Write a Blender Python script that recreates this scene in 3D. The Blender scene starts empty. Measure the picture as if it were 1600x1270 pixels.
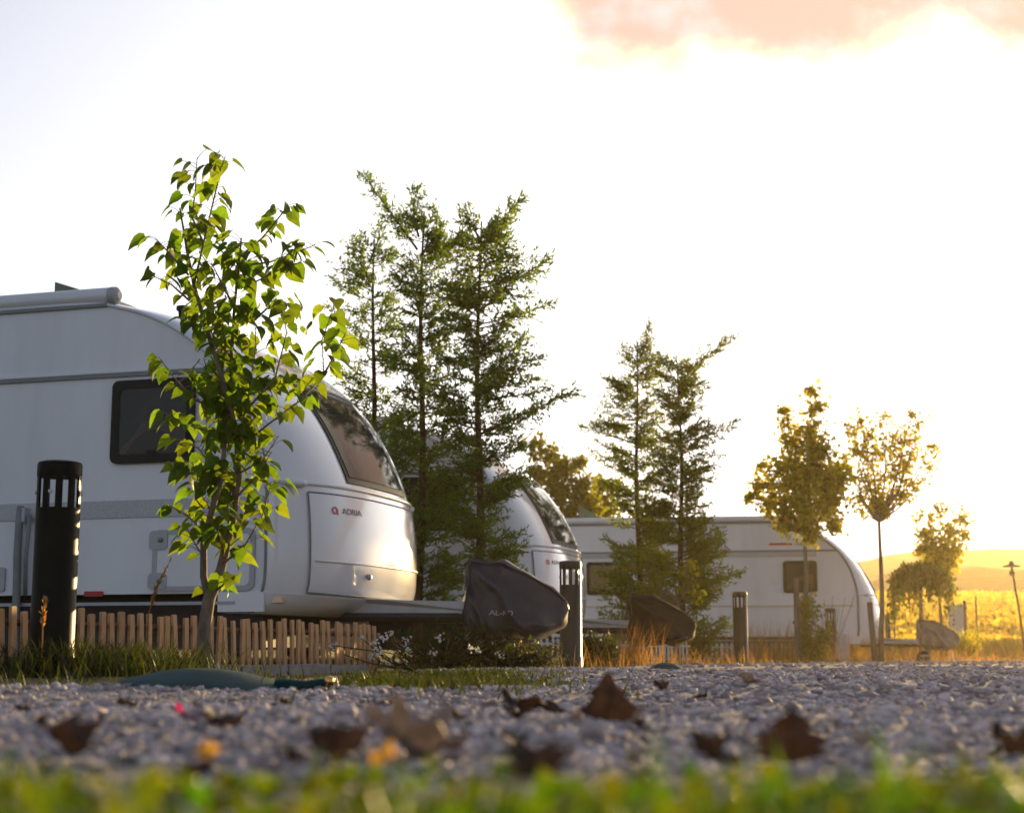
import bpy, math, random
import numpy as np
from mathutils import Vector, Matrix
from mathutils.noise import noise as mnoise
rng = np.random.default_rng(7); random.seed(7)
S = bpy.context.scene; COL = S.collection; R = math.radians

# ---------------------------------------------------------------- camera, sky, sun
F = 2400.0; HOR = 1012.0; CAMH = 0.13            # focal length in photo pixels, horizon row, camera height
TH = math.atan((HOR - 635) / F)
cd = bpy.data.cameras.new('camera'); cam = bpy.data.objects.new('camera', cd); COL.objects.link(cam)
cam.location = (0, 0, CAMH); cam.rotation_euler = (math.pi/2 + TH, 0, 0)
cd.sensor_fit = 'HORIZONTAL'; cd.sensor_width = 36; cd.lens = 36 * F / 1600
cd.clip_start = 0.02; cd.clip_end = 3000
cd.dof.use_dof = True; cd.dof.focus_distance = 8.0; cd.dof.aperture_fstop = 4.0
S.camera = cam
SUN_AZ, SUN_EL = R(26.5), R(5.5)
sdir = Vector((math.sin(SUN_AZ)*math.cos(SUN_EL), math.cos(SUN_AZ)*math.cos(SUN_EL), math.sin(SUN_EL)))
sl = bpy.data.lights.new('sun', 'SUN'); sun = bpy.data.objects.new('sun', sl); COL.objects.link(sun)
sun.rotation_euler = sdir.to_track_quat('Z', 'Y').to_euler(); sun.location = (20, 60, 30)
sl.energy = 4.8; sl.angle = R(0.5); sl.color = (1.0, 0.69, 0.29)
W = bpy.data.worlds.new('World'); S.world = W; W.use_nodes = True
def build_world():
    nt = W.node_tree; n = nt.nodes; l = nt.links; n.clear()
    def nd(t, **k):
        x = n.new(t)
        for a, b in k.items(): setattr(x, a, b)
        return x
    def mth(op, a, b=None, c=None):
        x = nd('ShaderNodeMath', operation=op)
        for i, v in enumerate((a, b, c)):
            if v is None: continue
            if isinstance(v, (int, float)): x.inputs[i].default_value = v
            else: l.new(v, x.inputs[i])
        return x.outputs[0]
    def ss(v, a, b):
        x = nd('ShaderNodeMapRange', interpolation_type='SMOOTHSTEP'); l.new(v, x.inputs[0])
        x.inputs[1].default_value = a; x.inputs[2].default_value = b; return x.outputs[0]
    def mix(f, a, b):
        x = nd('ShaderNodeMix', data_type='RGBA')
        for i, v in ((0, f), (6, a), (7, b)):
            if isinstance(v, (int, float, tuple)): x.inputs[i].default_value = v
            else: l.new(v, x.inputs[i])
        return x.outputs[2]
    sky = nd('ShaderNodeTexSky', sky_type='NISHITA'); sky.sun_disc = False
    sky.sun_elevation = SUN_EL; sky.sun_rotation = SUN_AZ
    sky.air_density = 1.0; sky.dust_density = 2.5; sky.ozone_density = 1.0
    bw = nd('ShaderNodeRGBToBW'); l.new(sky.outputs[0], bw.inputs[0])
    tint = nd('ShaderNodeMix', data_type='RGBA', blend_type='MULTIPLY'); tint.inputs[0].default_value = 1
    l.new(bw.outputs[0], tint.inputs[6])
    tc = nd('ShaderNodeTexCoord'); dt = nd('ShaderNodeVectorMath', operation='DOT_PRODUCT'); l.new(tc.outputs['Generated'], dt.inputs[0]); dt.inputs[1].default_value = sdir
    fr = ss(dt.outputs['Value'], 0.30, 0.98)                              # sky shaped to set the light: brighter, whiter towards the sun, dimmer, bluer behind
    l.new(mix(fr, (0.80, 0.87, 1.37, 1), (0.985, 0.985, 1.02, 1)), tint.inputs[7])
    v0 = mix(mth('MULTIPLY_ADD', fr, 0.42, 0.5), sky.outputs[0], tint.outputs[2])
    vs = nd('ShaderNodeVectorMath', operation='SCALE'); l.new(v0, vs.inputs[0]); l.new(mth('MULTIPLY_ADD', fr, VEIL1 - VEIL0, VEIL0), vs.inputs[3]); veil = vs.outputs[0]
    sp = nd('ShaderNodeSeparateXYZ'); l.new(tc.outputs['Generated'], sp.inputs[0])
    el = mth('ARCTAN2', sp.outputs[2], sp.outputs[1]); az = mth('ARCTAN2', sp.outputs[0], sp.outputs[1])
    cb = nd('ShaderNodeCombineXYZ'); l.new(az, cb.inputs[0]); l.new(mth('MULTIPLY', el, 1.25), cb.inputs[1])
    no = nd('ShaderNodeTexNoise'); l.new(cb.outputs[0], no.inputs['Vector'])
    no.inputs['Scale'].default_value = 11; no.inputs['Detail'].default_value = 5; no.inputs['Roughness'].default_value = 0.55
    nz = mth('MULTIPLY', mth('SUBTRACT', no.outputs[0], 0.5), 0.13)
    elj = mth('ADD', el, nz)
    m = mth('MULTIPLY', ss(elj, R(19.6), R(23.3)), ss(mth('ADD', az, nz), R(-1.5), R(4.0)))
    m = mth('MULTIPLY', m, mth('SUBTRACT', 1.0, ss(elj, R(30), R(36))))
    core = ss(m, 0.62, 0.99)
    ccol = mix(core, (0.64, 0.585, 0.27, 1), (0.61, 0.40, 0.335, 1))
    no2 = nd('ShaderNodeTexNoise'); l.new(cb.outputs[0], no2.inputs['Vector']); no2.inputs['Scale'].default_value = 17; no2.inputs['Detail'].default_value = 6
    ccol = mix(ss(no2.outputs[0], 0.45, 0.7), ccol, (0.62, 0.54, 0.52, 1))
    cs = nd('ShaderNodeVectorMath', operation='SCALE'); l.new(ccol, cs.inputs[0]); cs.inputs[3].default_value = CLOUD
    k = nd('ShaderNodeVectorMath', operation='SCALE'); l.new(veil, k.inputs[0]); k.inputs[3].default_value = 1 / SOFT   # soft limit added to hold the sky's glare near the sun down
    k1 = nd('ShaderNodeVectorMath', operation='ADD'); l.new(k.outputs[0], k1.inputs[0]); k1.inputs[1].default_value = (1, 1, 1)
    k2 = nd('ShaderNodeVectorMath', operation='DIVIDE'); l.new(veil, k2.inputs[0]); l.new(k1.outputs[0], k2.inputs[1])
    out = mix(m, k2.outputs[0], cs.outputs[0])
    bg = nd('ShaderNodeBackground'); l.new(out, bg.inputs[0]); bg.inputs[1].default_value = SKY
    wo = nd('ShaderNodeOutputWorld'); l.new(bg.outputs[0], wo.inputs[0])
SKY = 0.10; EXPO = 1.4; CLOUD = 1.62 / (SKY * 2**EXPO); SOFT = 3.6 / (SKY * 2**EXPO); VEIL0, VEIL1 = 1.35, 2.7
build_world()
V = S.view_settings; V.view_transform = 'Standard'; V.look = 'None'; V.exposure = EXPO; V.gamma = 1; V.use_curve_mapping = False
S.display_settings.display_device = 'sRGB'
S.cycles.use_denoising = True; S.cycles.max_bounces = 8; S.cycles.transparent_max_bounces = 12
S.cycles.volume_bounces = 0; S.cycles.sample_clamp_indirect = 6; S.cycles.caustics_reflective = False; S.cycles.caustics_refractive = False

# ---------------------------------------------------------------- helpers
def P(px, py, Y):
    """point on the ray through photo pixel (px, py) at ground distance Y"""
    xc, yc = (px - 800) / F, (635 - py) / F
    t = Y / (math.cos(TH) - yc * math.sin(TH))
    return Vector((xc * t, Y, CAMH + t * (math.sin(TH) + yc * math.cos(TH))))
def gz(x, y):
    x = np.asarray(x, float); y = np.asarray(y, float)
    z = -0.0055 * np.clip(y - 7, 0, 33)
    u = np.clip(y - 45, 0, None); z = z + 0.053 * u * np.clip(u / 12, 0, 1)
    near = np.clip(1 - y / 40, 0, 1)
    z = z + near * (0.013*np.sin(x*2.1 + 0.7*y + 1) + 0.011*np.sin(y*2.9 - x*1.3) + 0.004*np.sin(x*7 + 3*np.sin(y*4)))
    return z
def GX(px, Y): return P(px, 1030, Y).x
def on(px, Y):
    x = GX(px, Y); return Vector((x, Y, float(gz(x, Y))))

class MB:
    def __init__(s): s.v = []; s.f = []; s.n = 0
    def add(s, v, f):
        v = np.asarray(v, float).reshape(-1, 3)
        if isinstance(f, np.ndarray): s.f.append(f + s.n)
        else:
            by = {}
            for q in f: by.setdefault(len(q), []).append(q)
            for k, q in by.items(): s.f.append(np.array(q) + s.n)
        s.v.append(v); s.n += len(v); return s
    def box(s, c, d, M=None, taper=1.0):
        c = np.array(c, float); h = np.array(d, float) / 2
        v = np.array([[x, y, z] for z in (-1, 1) for y in (-1, 1) for x in (-1, 1)], float)
        v[4:, :2] *= taper; v = v * h + c
        if M is not None: v = np.array([M @ Vector(p) for p in v])
        return s.add(v, [(0, 2, 3, 1), (4, 5, 7, 6), (0, 1, 5, 4), (1, 3, 7, 5), (3, 2, 6, 7), (2, 0, 4, 6)])
    def tube(s, pts, rad, n=8, cap=True):
        pts = [Vector(p) for p in pts]; m = len(pts)
        rad = [rad] * m if isinstance(rad, (int, float)) else list(rad)
        v = []; prev = None
        for i, p in enumerate(pts):
            t = (pts[min(i+1, m-1)] - pts[max(i-1, 0)]).normalized()
            a = prev if prev is not None else (Vector((1, 0, 0)) if abs(t.x) < .8 else Vector((0, 1, 0)))
            a = (a - t * a.dot(t)).normalized(); b = t.cross(a); prev = a
            for k in range(n):
                w = 2 * math.pi * k / n; v.append(p + (a * math.cos(w) + b * math.sin(w)) * rad[i])
        f = [(i*n + k, i*n + (k+1) % n, (i+1)*n + (k+1) % n, (i+1)*n + k) for i in range(m-1) for k in range(n)]
        if cap: f += [tuple(range(n))[::-1], tuple((m-1)*n + k for k in range(n))]
        return s.add([tuple(p) for p in v], f)
    def lathe(s, prof, n=24, M=None):
        v = []
        for r, z in prof:
            for k in range(n):
                w = 2*math.pi*k/n; v.append((r*math.cos(w), r*math.sin(w), z))
        m = len(prof)
        f = [(i*n + k, i*n + (k+1) % n, (i+1)*n + (k+1) % n, (i+1)*n + k) for i in range(m-1) for k in range(n)]
        f += [tuple(range(n))[::-1], tuple((m-1)*n + k for k in range(n))]
        if M is not None: v = [tuple(M @ Vector(p)) for p in v]
        return s.add(v, f)
    def prism(s, poly, y0, y1):
        """polygon in x-z extruded from y0 to y1"""
        n = len(poly); v = [(x, y0, z) for x, z in poly] + [(x, y1, z) for x, z in poly]
        f = [tuple(range(n)), tuple(range(2*n-1, n-1, -1))] + [(i, n+i, n+(i+1) % n, (i+1) % n) for i in range(n)]
        return s.add(v, f)
    def ring(s, o, i_, y0, y1):
        n = len(o); v = [(x, y, z) for y in (y0, y1) for q in (o, i_) for x, z in q]; f = []
        for k in range(n):
            j = (k+1) % n
            f += [(k, j, n+j, n+k), (2*n+k, 3*n+k, 3*n+j, 2*n+j), (k, 2*n+k, 2*n+j, j), (n+k, n+j, 3*n+j, 3*n+k)]
        return s.add(v, f)
    def grid(s, pts, nu, nv):
        idx = np.arange(nu*nv).reshape(nu, nv)
        f = np.stack([idx[:-1, :-1], idx[1:, :-1], idx[1:, 1:], idx[:-1, 1:]], -1).reshape(-1, 4)
        return s.add(pts, f)
    def build(s, name, m, parent=None, smooth=False):
        me = bpy.data.meshes.new(name); v = np.concatenate(s.v); me.vertices.add(len(v))
        me.vertices.foreach_set('co', v.astype(np.float32).ravel())
        tot = np.concatenate([np.full(len(q), q.shape[1]) for q in s.f]); lp = np.concatenate([q.ravel() for q in s.f])
        me.loops.add(len(lp)); me.loops.foreach_set('vertex_index', lp.astype(np.int32))
        me.polygons.add(len(tot)); st = np.concatenate([[0], np.cumsum(tot)[:-1]])
        me.polygons.foreach_set('loop_start', st.astype(np.int32)); me.polygons.foreach_set('loop_total', tot.astype(np.int32))
        me.polygons.foreach_set('use_smooth', np.full(len(tot), bool(smooth)))
        me.update(calc_edges=True); me.validate()
        me.materials.append(m)
        if smooth == 'auto':
            try: me.set_sharp_from_angle(angle=R(38))
            except Exception: pass
        o = bpy.data.objects.new(name, me); COL.objects.link(o)
        if parent is not None: o.parent = parent
        return o
def tag(o, label, cat, group=None, kind=None):
    if label: o['label'] = label
    if cat: o['category'] = cat
    if group: o['group'] = group
    if kind: o['kind'] = kind
    return o
def thing(name, label, cat, loc=(0, 0, 0), rz=0, group=None):
    o = bpy.data.objects.new(name, None); COL.objects.link(o); o.location = loc; o.rotation_euler = (0, 0, rz)
    return tag(o, label, cat, group)
def struct(o): o['kind'] = 'structure'; return o
def stuff(o, label=None, cat=None): o['kind'] = 'stuff'; return tag(o, label, cat)
def dup(o, parent=None):
    c = o.copy(); COL.objects.link(c); c.parent = parent
    for ch in list(o.children): dup(ch, c)
    return c
def rrect(x0, x1, z0, z1, r, n=5):
    q = []
    for cx, cz, a in ((x1-r, z0+r, -90), (x1-r, z1-r, 0), (x0+r, z1-r, 90), (x0+r, z0+r, 180)):
        for k in range(n+1):
            w = R(a + 90*k/n); q.append((cx + r*math.cos(w), cz + r*math.sin(w)))
    return q
def text_mesh(s, size, ext=0.002):
    c = bpy.data.curves.new('t', 'FONT'); c.body = s; c.size = size; c.extrude = ext; c.align_x = 'CENTER'; c.align_y = 'CENTER'
    o = bpy.data.objects.new('t', c); COL.objects.link(o)
    bpy.context.view_layer.update()
    me = bpy.data.meshes.new_from_object(o.evaluated_get(bpy.context.evaluated_depsgraph_get()))
    v = np.array([p.co[:] for p in me.vertices]); f = [tuple(p.vertices) for p in me.polygons]
    bpy.data.objects.remove(o); bpy.data.curves.remove(c); bpy.data.meshes.remove(me)
    return v, f

# ---------------------------------------------------------------- materials
def mat(name, col, rough=0.5, var=0.0, scale=8.0, bump=0.0, bscale=60.0, metal=0.0, coat=0.0, trans=0.0, tcol=None, island=0.0, hue=0.0, spec=0.5, col2=None, stretch=None, dist=0.01):
    m = bpy.data.materials.new(name); m.use_nodes = True; nt = m.node_tree; n = nt.nodes; l = nt.links
    b = n['Principled BSDF']; b.inputs['Roughness'].default_value = rough; b.inputs['Metallic'].default_value = metal
    b.inputs['Coat Weight'].default_value = coat; b.inputs['Coat Roughness'].default_value = 0.06; b.inputs['Specular IOR Level'].default_value = spec
    rgb = n.new('ShaderNodeRGB'); rgb.outputs[0].default_value = (*col, 1); out = rgb.outputs[0]
    tc = n.new('ShaderNodeTexCoord'); co = tc.outputs['Object']
    if stretch:
        mp = n.new('ShaderNodeMapping'); mp.inputs['Scale'].default_value = stretch; l.new(co, mp.inputs[0]); co = mp.outputs[0]
    if var or col2:
        no = n.new('ShaderNodeTexNoise'); no.inputs['Scale'].default_value = scale; no.inputs['Detail'].default_value = 6; no.inputs['Roughness'].default_value = 0.62
        l.new(co, no.inputs['Vector'])
        mr = n.new('ShaderNodeMapRange'); mr.inputs[1].default_value = 0.32; mr.inputs[2].default_value = 0.68; l.new(no.outputs[0], mr.inputs[0])
        mx = n.new('ShaderNodeMix'); mx.data_type = 'RGBA'; l.new(mr.outputs[0], mx.inputs[0]); l.new(out, mx.inputs[6])
        mx.inputs[7].default_value = (*(col2 if col2 else [c*(1-var) for c in col]), 1); out = mx.outputs[2]
    if island or hue:
        ge = n.new('ShaderNodeNewGeometry'); hs = n.new('ShaderNodeHueSaturation'); l.new(out, hs.inputs['Color'])
        a = n.new('ShaderNodeMapRange'); a.inputs[3].default_value = 1-island; a.inputs[4].default_value = 1+island; l.new(ge.outputs['Random Per Island'], a.inputs[0]); l.new(a.outputs[0], hs.inputs['Value'])
        if hue:
            wn = n.new('ShaderNodeTexWhiteNoise'); wn.noise_dimensions = '1D'; l.new(ge.outputs['Random Per Island'], wn.inputs['W'])
            a = n.new('ShaderNodeMapRange'); a.inputs[3].default_value = 0.5-hue; a.inputs[4].default_value = 0.5+hue; l.new(wn.outputs[0], a.inputs[0]); l.new(a.outputs[0], hs.inputs['Hue'])
        out = hs.outputs[0]
    l.new(out, b.inputs['Base Color'])
    if bump:
        no = n.new('ShaderNodeTexNoise'); no.inputs['Scale'].default_value = bscale; no.inputs['Detail'].default_value = 4; l.new(co, no.inputs['Vector'])
        bp = n.new('ShaderNodeBump'); bp.inputs['Strength'].default_value = bump; bp.inputs['Distance'].default_value = dist; l.new(no.outputs[0], bp.inputs['Height']); l.new(bp.outputs[0], b.inputs['Normal'])
    if trans:
        t = n.new('ShaderNodeBsdfTranslucent'); ms = n.new('ShaderNodeMixShader'); ms.inputs[0].default_value = trans
        if tcol:
            mm = n.new('ShaderNodeMix'); mm.data_type = 'RGBA'; mm.blend_type = 'MULTIPLY'; mm.inputs[0].default_value = 1; l.new(out, mm.inputs[6]); mm.inputs[7].default_value = (*tcol, 1); l.new(mm.outputs[2], t.inputs[0])
        else: l.new(out, t.inputs[0])
        l.new(b.outputs[0], ms.inputs[1]); l.new(t.outputs[0], ms.inputs[2]); l.new(ms.outputs[0], n['Material Output'].inputs[0])
    return m
M = {}
M['shell'] = mat('white_gelcoat', (0.76, 0.76, 0.78), 0.13, 0.05, 3, coat=0.7)
M['wall'] = mat('white_stucco_panel', (0.76, 0.76, 0.78), 0.36, 0.13, 1.6, stretch=(1.6, 1, 0.35), bump=0.06, bscale=160, dist=0.002)
M['trim'] = mat('grey_trim', (0.20, 0.22, 0.22), 0.4, 0.2, 9)
M['palegrey'] = mat('pale_grey_plastic', (0.42, 0.43, 0.44), 0.45, 0.12, 14)
M['stripe'] = mat('grey_speckled_stripe', (0.58, 0.59, 0.60), 0.5, 0.45, 140)
M['blackfr'] = mat('black_window_rubber', (0.010, 0.013, 0.011), 0.45, 0.3, 12, spec=0.2)
M['glass'] = mat('dark_acrylic_pane', (0.035, 0.04, 0.042), 0.06, 0.25, 3, spec=0.12)
M['pane'] = mat('tinted_see_through_pane', (0.02, 0.025, 0.027), 0.05, 0.2, 3, spec=0.35); M['pane'].node_tree.nodes['Principled BSDF'].inputs['Alpha'].default_value = 0.42
M['inside'] = mat('dim_cabin_lining', (0.15, 0.18, 0.21), 0.8, 0.3, 5)
M['curtain'] = mat('tan_curtain', (0.50, 0.36, 0.28), 0.85, 0.25, 9, bump=0.3, bscale=30, stretch=(4, 1, 0.4))
M['cushion'] = mat('olive_cushion', (0.13, 0.14, 0.11), 0.85, 0.25, 12)
M['red'] = mat('red_reflector', (0.42, 0.012, 0.01), 0.3, 0.1, 30)
M['redprint'] = mat('red_print', (0.55, 0.03, 0.02), 0.4, 0.05, 30)
M['greyprint'] = mat('grey_print', (0.12, 0.12, 0.13), 0.4, 0.05, 30)
M['lamp'] = mat('amber_lamp_lens', (0.75, 0.42, 0.22), 0.15, 0.1, 30, coat=1)
M['chassis'] = mat('dark_chassis', (0.025, 0.024, 0.024), 0.6, 0.4, 6)
M['tyre'] = mat('tyre_rubber', (0.02, 0.02, 0.02), 0.75, 0.3, 25, bump=0.3, bscale=80)
M['alu'] = mat('dull_aluminium', (0.45, 0.45, 0.45), 0.4, 0.2, 12, metal=0.8)
M['awning'] = mat('awning_case_white', (0.70, 0.71, 0.72), 0.3, 0.08, 4, coat=0.3)
M['hatch'] = mat('smoked_green_hatch', (0.10, 0.15, 0.09), 0.3, 0.2, 5)
M['deck'] = mat('grey_drawbar_cover', (0.58, 0.55, 0.53), 0.55, 0.2, 9, bump=0.1)
M['cover'] = mat('charcoal_cover_cloth', (0.040, 0.037, 0.042), 0.40, 0.35, 7, bump=0.25, bscale=18, dist=0.012, spec=0.5)
M['coverblack'] = mat('black_cover_cloth', (0.008, 0.007, 0.008), 0.6, 0.3, 9, bump=0.3, bscale=20, spec=0.2)
M['covergrey'] = mat('faded_grey_cover_cloth', (0.24, 0.21, 0.20), 0.7, 0.4, 7, bump=0.4, bscale=16, spec=0.2)
M['piping'] = mat('black_piping', (0.012, 0.012, 0.012), 0.4, 0.2, 30)
M['boll'] = mat('dark_green_bollard_paint', (0.006, 0.009, 0.007), 0.42, 0.3, 12, bump=0.05, bscale=120, spec=0.07)
M['bollb'] = mat('weathered_brown_bollard', (0.016, 0.013, 0.010), 0.4, 0.35, 14, bump=0.08, bscale=90)
M['diffuser'] = mat('opal_diffuser', (0.72, 0.72, 0.74), 0.35, 0.08, 14, trans=0.3, spec=0.15)
M['picket'] = mat('weathered_picket_wood', (0.64, 0.35, 0.165), 0.75, 0.55, 16, bump=0.4, bscale=50, stretch=(1, 1, 0.12))
M['rail'] = mat('dark_rail_wood', (0.16, 0.085, 0.045), 0.8, 0.4, 12, bump=0.3)
M['whitefence'] = mat('white_fence_paint', (0.66, 0.65, 0.63), 0.5, 0.25, 10)
M['stone'] = mat('grey_concrete', (0.27, 0.26, 0.26), 0.85, 0.4, 14, bump=0.4, bscale=60, spec=0.2)
M['teal'] = mat('teal_plastic', (0.003, 0.048, 0.056), 0.6, 0.4, 9, bump=0.15, bscale=30, spec=0.12)
M['brass'] = mat('brass_fitting', (0.75, 0.45, 0.15), 0.25, 0.15, 20, metal=1)
M['gravelpeb'] = mat('limestone_pebbles', (0.49, 0.43, 0.44), 0.8, 0.35, 9, col2=(0.30, 0.24, 0.22), island=0.5, hue=0.02, bump=0.2, bscale=200, spec=0.2)
M['gravel'] = mat('gravel_bed', (0.34, 0.305, 0.315), 0.95, 0.6, 55, bump=1.0, bscale=48, dist=0.02, spec=0.2)
M['soil'] = mat('dry_soil', (0.16, 0.115, 0.07), 0.95, 0.6, 2.2, bump=0.8, bscale=24, dist=0.03, col2=(0.075, 0.085, 0.03), spec=0.2)
M['field'] = mat('ripe_field', (0.36, 0.27, 0.05), 0.95, 0.4, 0.25, bump=0.6, bscale=3, dist=0.2, col2=(0.24, 0.21, 0.05), stretch=(0.3, 1, 1), spec=0.2)
M['crop'] = mat('backlit_crop_blades', (0.42, 0.30, 0.035), 0.8, 0.3, 0.2, trans=0.6, tcol=(1.7, 1.6, 1.0), island=0.25, hue=0.015, spec=0.15)
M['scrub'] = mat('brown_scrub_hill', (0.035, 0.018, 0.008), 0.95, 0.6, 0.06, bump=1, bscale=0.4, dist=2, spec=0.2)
M['farhill'] = mat('dry_grass_hill', (0.30, 0.20, 0.06), 0.95, 0.4, 0.02, bump=0.5, bscale=0.2, dist=2)
M['bark'] = mat('young_grey_bark', (0.26, 0.195, 0.15), 0.85, 0.5, 22, bump=0.5, bscale=45, stretch=(1, 1, 0.3), spec=0.2)
M['bark2'] = mat('conifer_bark', (0.10, 0.055, 0.032), 0.9, 0.5, 20, bump=0.5, bscale=40, spec=0.2)
M['heart'] = mat('heart_leaf', (0.095, 0.150, 0.014), 0.45, 0.35, 30, trans=0.6, tcol=(2.4, 2.3, 0.9), island=0.35, hue=0.025, spec=0.15)
M['conifer'] = mat('conifer_sprays', (0.115, 0.165, 0.035), 0.55, 0.3, 6, trans=0.52, tcol=(1.75, 1.8, 0.8), island=0.4, hue=0.03, spec=0.15)
M['conifer2'] = mat('olive_conifer_sprays', (0.13, 0.165, 0.024), 0.55, 0.3, 6, trans=0.52, tcol=(1.85, 1.8, 0.7), island=0.4, hue=0.03, spec=0.15)
M['gold'] = mat('flare_gold_leaf', (0.33, 0.295, 0.024), 0.55, 0.3, 4, trans=0.58, tcol=(1.95, 1.85, 0.6), island=0.4, hue=0.03, spec=0.15)  # gold of the sun flare is put into the leaf colour
M['yleaf'] = mat('yellow_green_leaf', (0.15, 0.16, 0.015), 0.5, 0.3, 8, trans=0.5, tcol=(2.2, 2.0, 0.7), island=0.35, hue=0.03, spec=0.15)
M['willow'] = mat('drooping_leaf', (0.07, 0.095, 0.015), 0.55, 0.3, 6, trans=0.45, tcol=(2, 1.8, 0.7), island=0.35, hue=0.03, spec=0.15)
M['grass'] = mat('verge_grass', (0.032, 0.042, 0.012), 0.5, 0.3, 3, trans=0.45, tcol=(1.9, 1.8, 0.7), island=0.45, hue=0.04, spec=0.15)
M['lushgrass'] = mat('lush_grass', (0.075, 0.125, 0.005), 0.45, 0.4, 18, trans=0.5, tcol=(1.8, 1.6, 0.5), island=0.45, hue=0.05, spec=0.15)
M['straw'] = mat('dry_straw', (0.36, 0.215, 0.085), 0.7, 0.3, 6, trans=0.4, tcol=(1.7, 1.4, 0.9), island=0.4, hue=0.02, spec=0.15)
M['deadleaf'] = mat('dead_leaf_brown', (0.058, 0.042, 0.035), 0.88, 0.5, 60, trans=0.08, tcol=(2.2, 1.5, 0.8), bump=0.3, spec=0.15)
M['greyleaf'] = mat('dead_leaf_grey', (0.30, 0.24, 0.215), 0.8, 0.5, 60, trans=0.08, bump=0.3, spec=0.15)
M['highlightleaf'] = mat('dead_leaf_highlight', (0.55, 0.30, 0.03), 0.5, 0.3, 60, trans=0.5, spec=0.15)  # yellow of a backlit highlight painted as leaf colour
M['pink'] = mat('magenta_petal', (0.55, 0.02, 0.14), 0.5, 0.2, 50, trans=0.4, spec=0.15)
M['post'] = mat('grey_timber_post', (0.16, 0.125, 0.10), 0.85, 0.5, 14, bump=0.4, stretch=(1, 1, 0.15))
M['wire'] = mat('galvanised_wire', (0.28, 0.27, 0.25), 0.5, 0.2, 20, metal=0.5)
M['metaldark'] = mat('dark_metal', (0.05, 0.045, 0.04), 0.45, 0.2, 20)
M['flower'] = mat('white_petals', (0.75, 0.72, 0.65), 0.6, 0.1, 30, trans=0.4, spec=0.15)
M['whitebox'] = mat('white_cabinet_paint', (0.6, 0.6, 0.62), 0.45, 0.12, 9)

# ---------------------------------------------------------------- setting
def sheet(name, xs, ys, off, m, mask=None):
    X, Y = np.meshgrid(xs, ys, indexing='ij'); Z = gz(X, Y) + off
    return struct(MB().grid(np.stack([X, Y, Z], -1), len(xs), len(ys)).build(name, m, smooth=True))
RD = np.array([0.352, 0.936])                    # direction of the lane
B0 = np.array([GX(80, 6.55), 6.55])              # first bollard
def edge_x(y):
    ln = B0[0] + (y - B0[1]) * RD[0] / RD[1] + 0.35
    return np.where(np.asarray(y) > 9.5, ln, np.interp(y, [0, 4.15, 4.4, 4.95, 8.2, 9.5], [-12, -12, -.6, .02, .12, B0[0] + (9.5 - B0[1]) * RD[0] / RD[1] + 0.35]))
ground_y = np.concatenate([np.linspace(-8, 0, 10), np.linspace(0.15, 14, 160), np.linspace(14.5, 60, 90), np.linspace(63, 420, 70)])
ground_x = np.concatenate([np.linspace(-260, -12, 30), np.linspace(-11, 14, 140), np.linspace(15, 260, 34)])
sheet('ground', ground_x, ground_y, -0.006, M['soil'])
def road():
    ys = np.concatenate([np.linspace(-6, 0, 8), np.linspace(0.1, 14, 260), np.linspace(14.3, 41, 80)]); xs = np.concatenate([np.linspace(-12, -3.2, 30), np.linspace(-3.1, 5, 190), np.linspace(5.2, 24, 60)])
    X, Y = np.meshgrid(xs, ys, indexing='ij'); Z = gz(X, Y) + .001 + .005*np.sin(X*31 + Y*17)*np.sin(Y*27 - X*9)*(Y < 12)
    mb = MB().grid(np.stack([X, Y, Z], -1), len(xs), len(ys)); f = mb.f[0]; c = mb.v[0][f].mean(1); mb.f[0] = f[c[:, 0] > edge_x(c[:, 1]) + .06*np.sin(c[:, 1]*3.1) + .05*np.sin(c[:, 1]*7.7)]
    struct(mb.build('gravel_road', M['gravel'], smooth=True))
road()
sheet('field', np.linspace(-200, 220, 60), np.concatenate([np.linspace(46.5, 70, 20), np.linspace(74, 150, 24)]), 0.03, M['field'])
def hill(name, Y0, dY, ridge, m, z0):
    """ridge: list of (photo x, photo y); a rounded ridge at distance Y0"""
    xs = np.linspace(-260, 260, 130); ys = np.linspace(-1, 1, 26)
    rp = np.array([[GX(a, Y0), P(a, b, Y0).z] for a, b in ridge]); top = np.interp(xs, rp[:, 0], rp[:, 1])
    top = top + 0.35*np.sin(xs*0.09) + 0.25*np.sin(xs*0.23 + 1)
    pts = np.array([[(x, Y0 + dY*t, z0 + (h - z0)*math.cos(t*math.pi/2)**0.8 + 0.15*math.sin(x*.7+t*9)) for t in ys] for x, h in zip(xs, top)])
    struct(MB().grid(pts, len(xs), len(ys)).build(name, m, smooth=True))
def crop():  # translucent blades added so the field glows against the sun
    mb = MB(); n = 26000; y = 47 + 85*rng.random(n)**1.5; x = GX(1500, 1)*y + (rng.random(n) - .45)*y*.42; x += .25*np.sin(y*3)
    a = rng.random(n)*math.pi; d = np.stack([np.cos(a), np.sin(a), 0*a], -1)*(.05 + .10*rng.random(n))[:, None]; b = np.stack([x, y, gz(x, y)], -1); h = np.stack([.1*rng.normal(size=n), .1*rng.normal(size=n), .35 + .3*rng.random(n)], -1)
    v = np.stack([b - d, b + d, b + d*.7 + h, b - d*.7 + h], 1).reshape(-1, 3); mb.add(v, np.arange(4*n).reshape(-1, 4)); stuff(mb.build('crop', M['crop']), 'yellow crop blades added to make the field behind the mesh fence glow', 'crop')
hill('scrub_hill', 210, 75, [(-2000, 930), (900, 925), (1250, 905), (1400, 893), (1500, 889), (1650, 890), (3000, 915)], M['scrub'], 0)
FH = hill('far_hill', 340, 90, [(-2600, 920), (700, 915), (1150, 900), (1340, 879), (1420, 867), (1500, 860), (1570, 859), (1680, 866), (2600, 905)], M['farhill'], 0)

crop()
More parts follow.
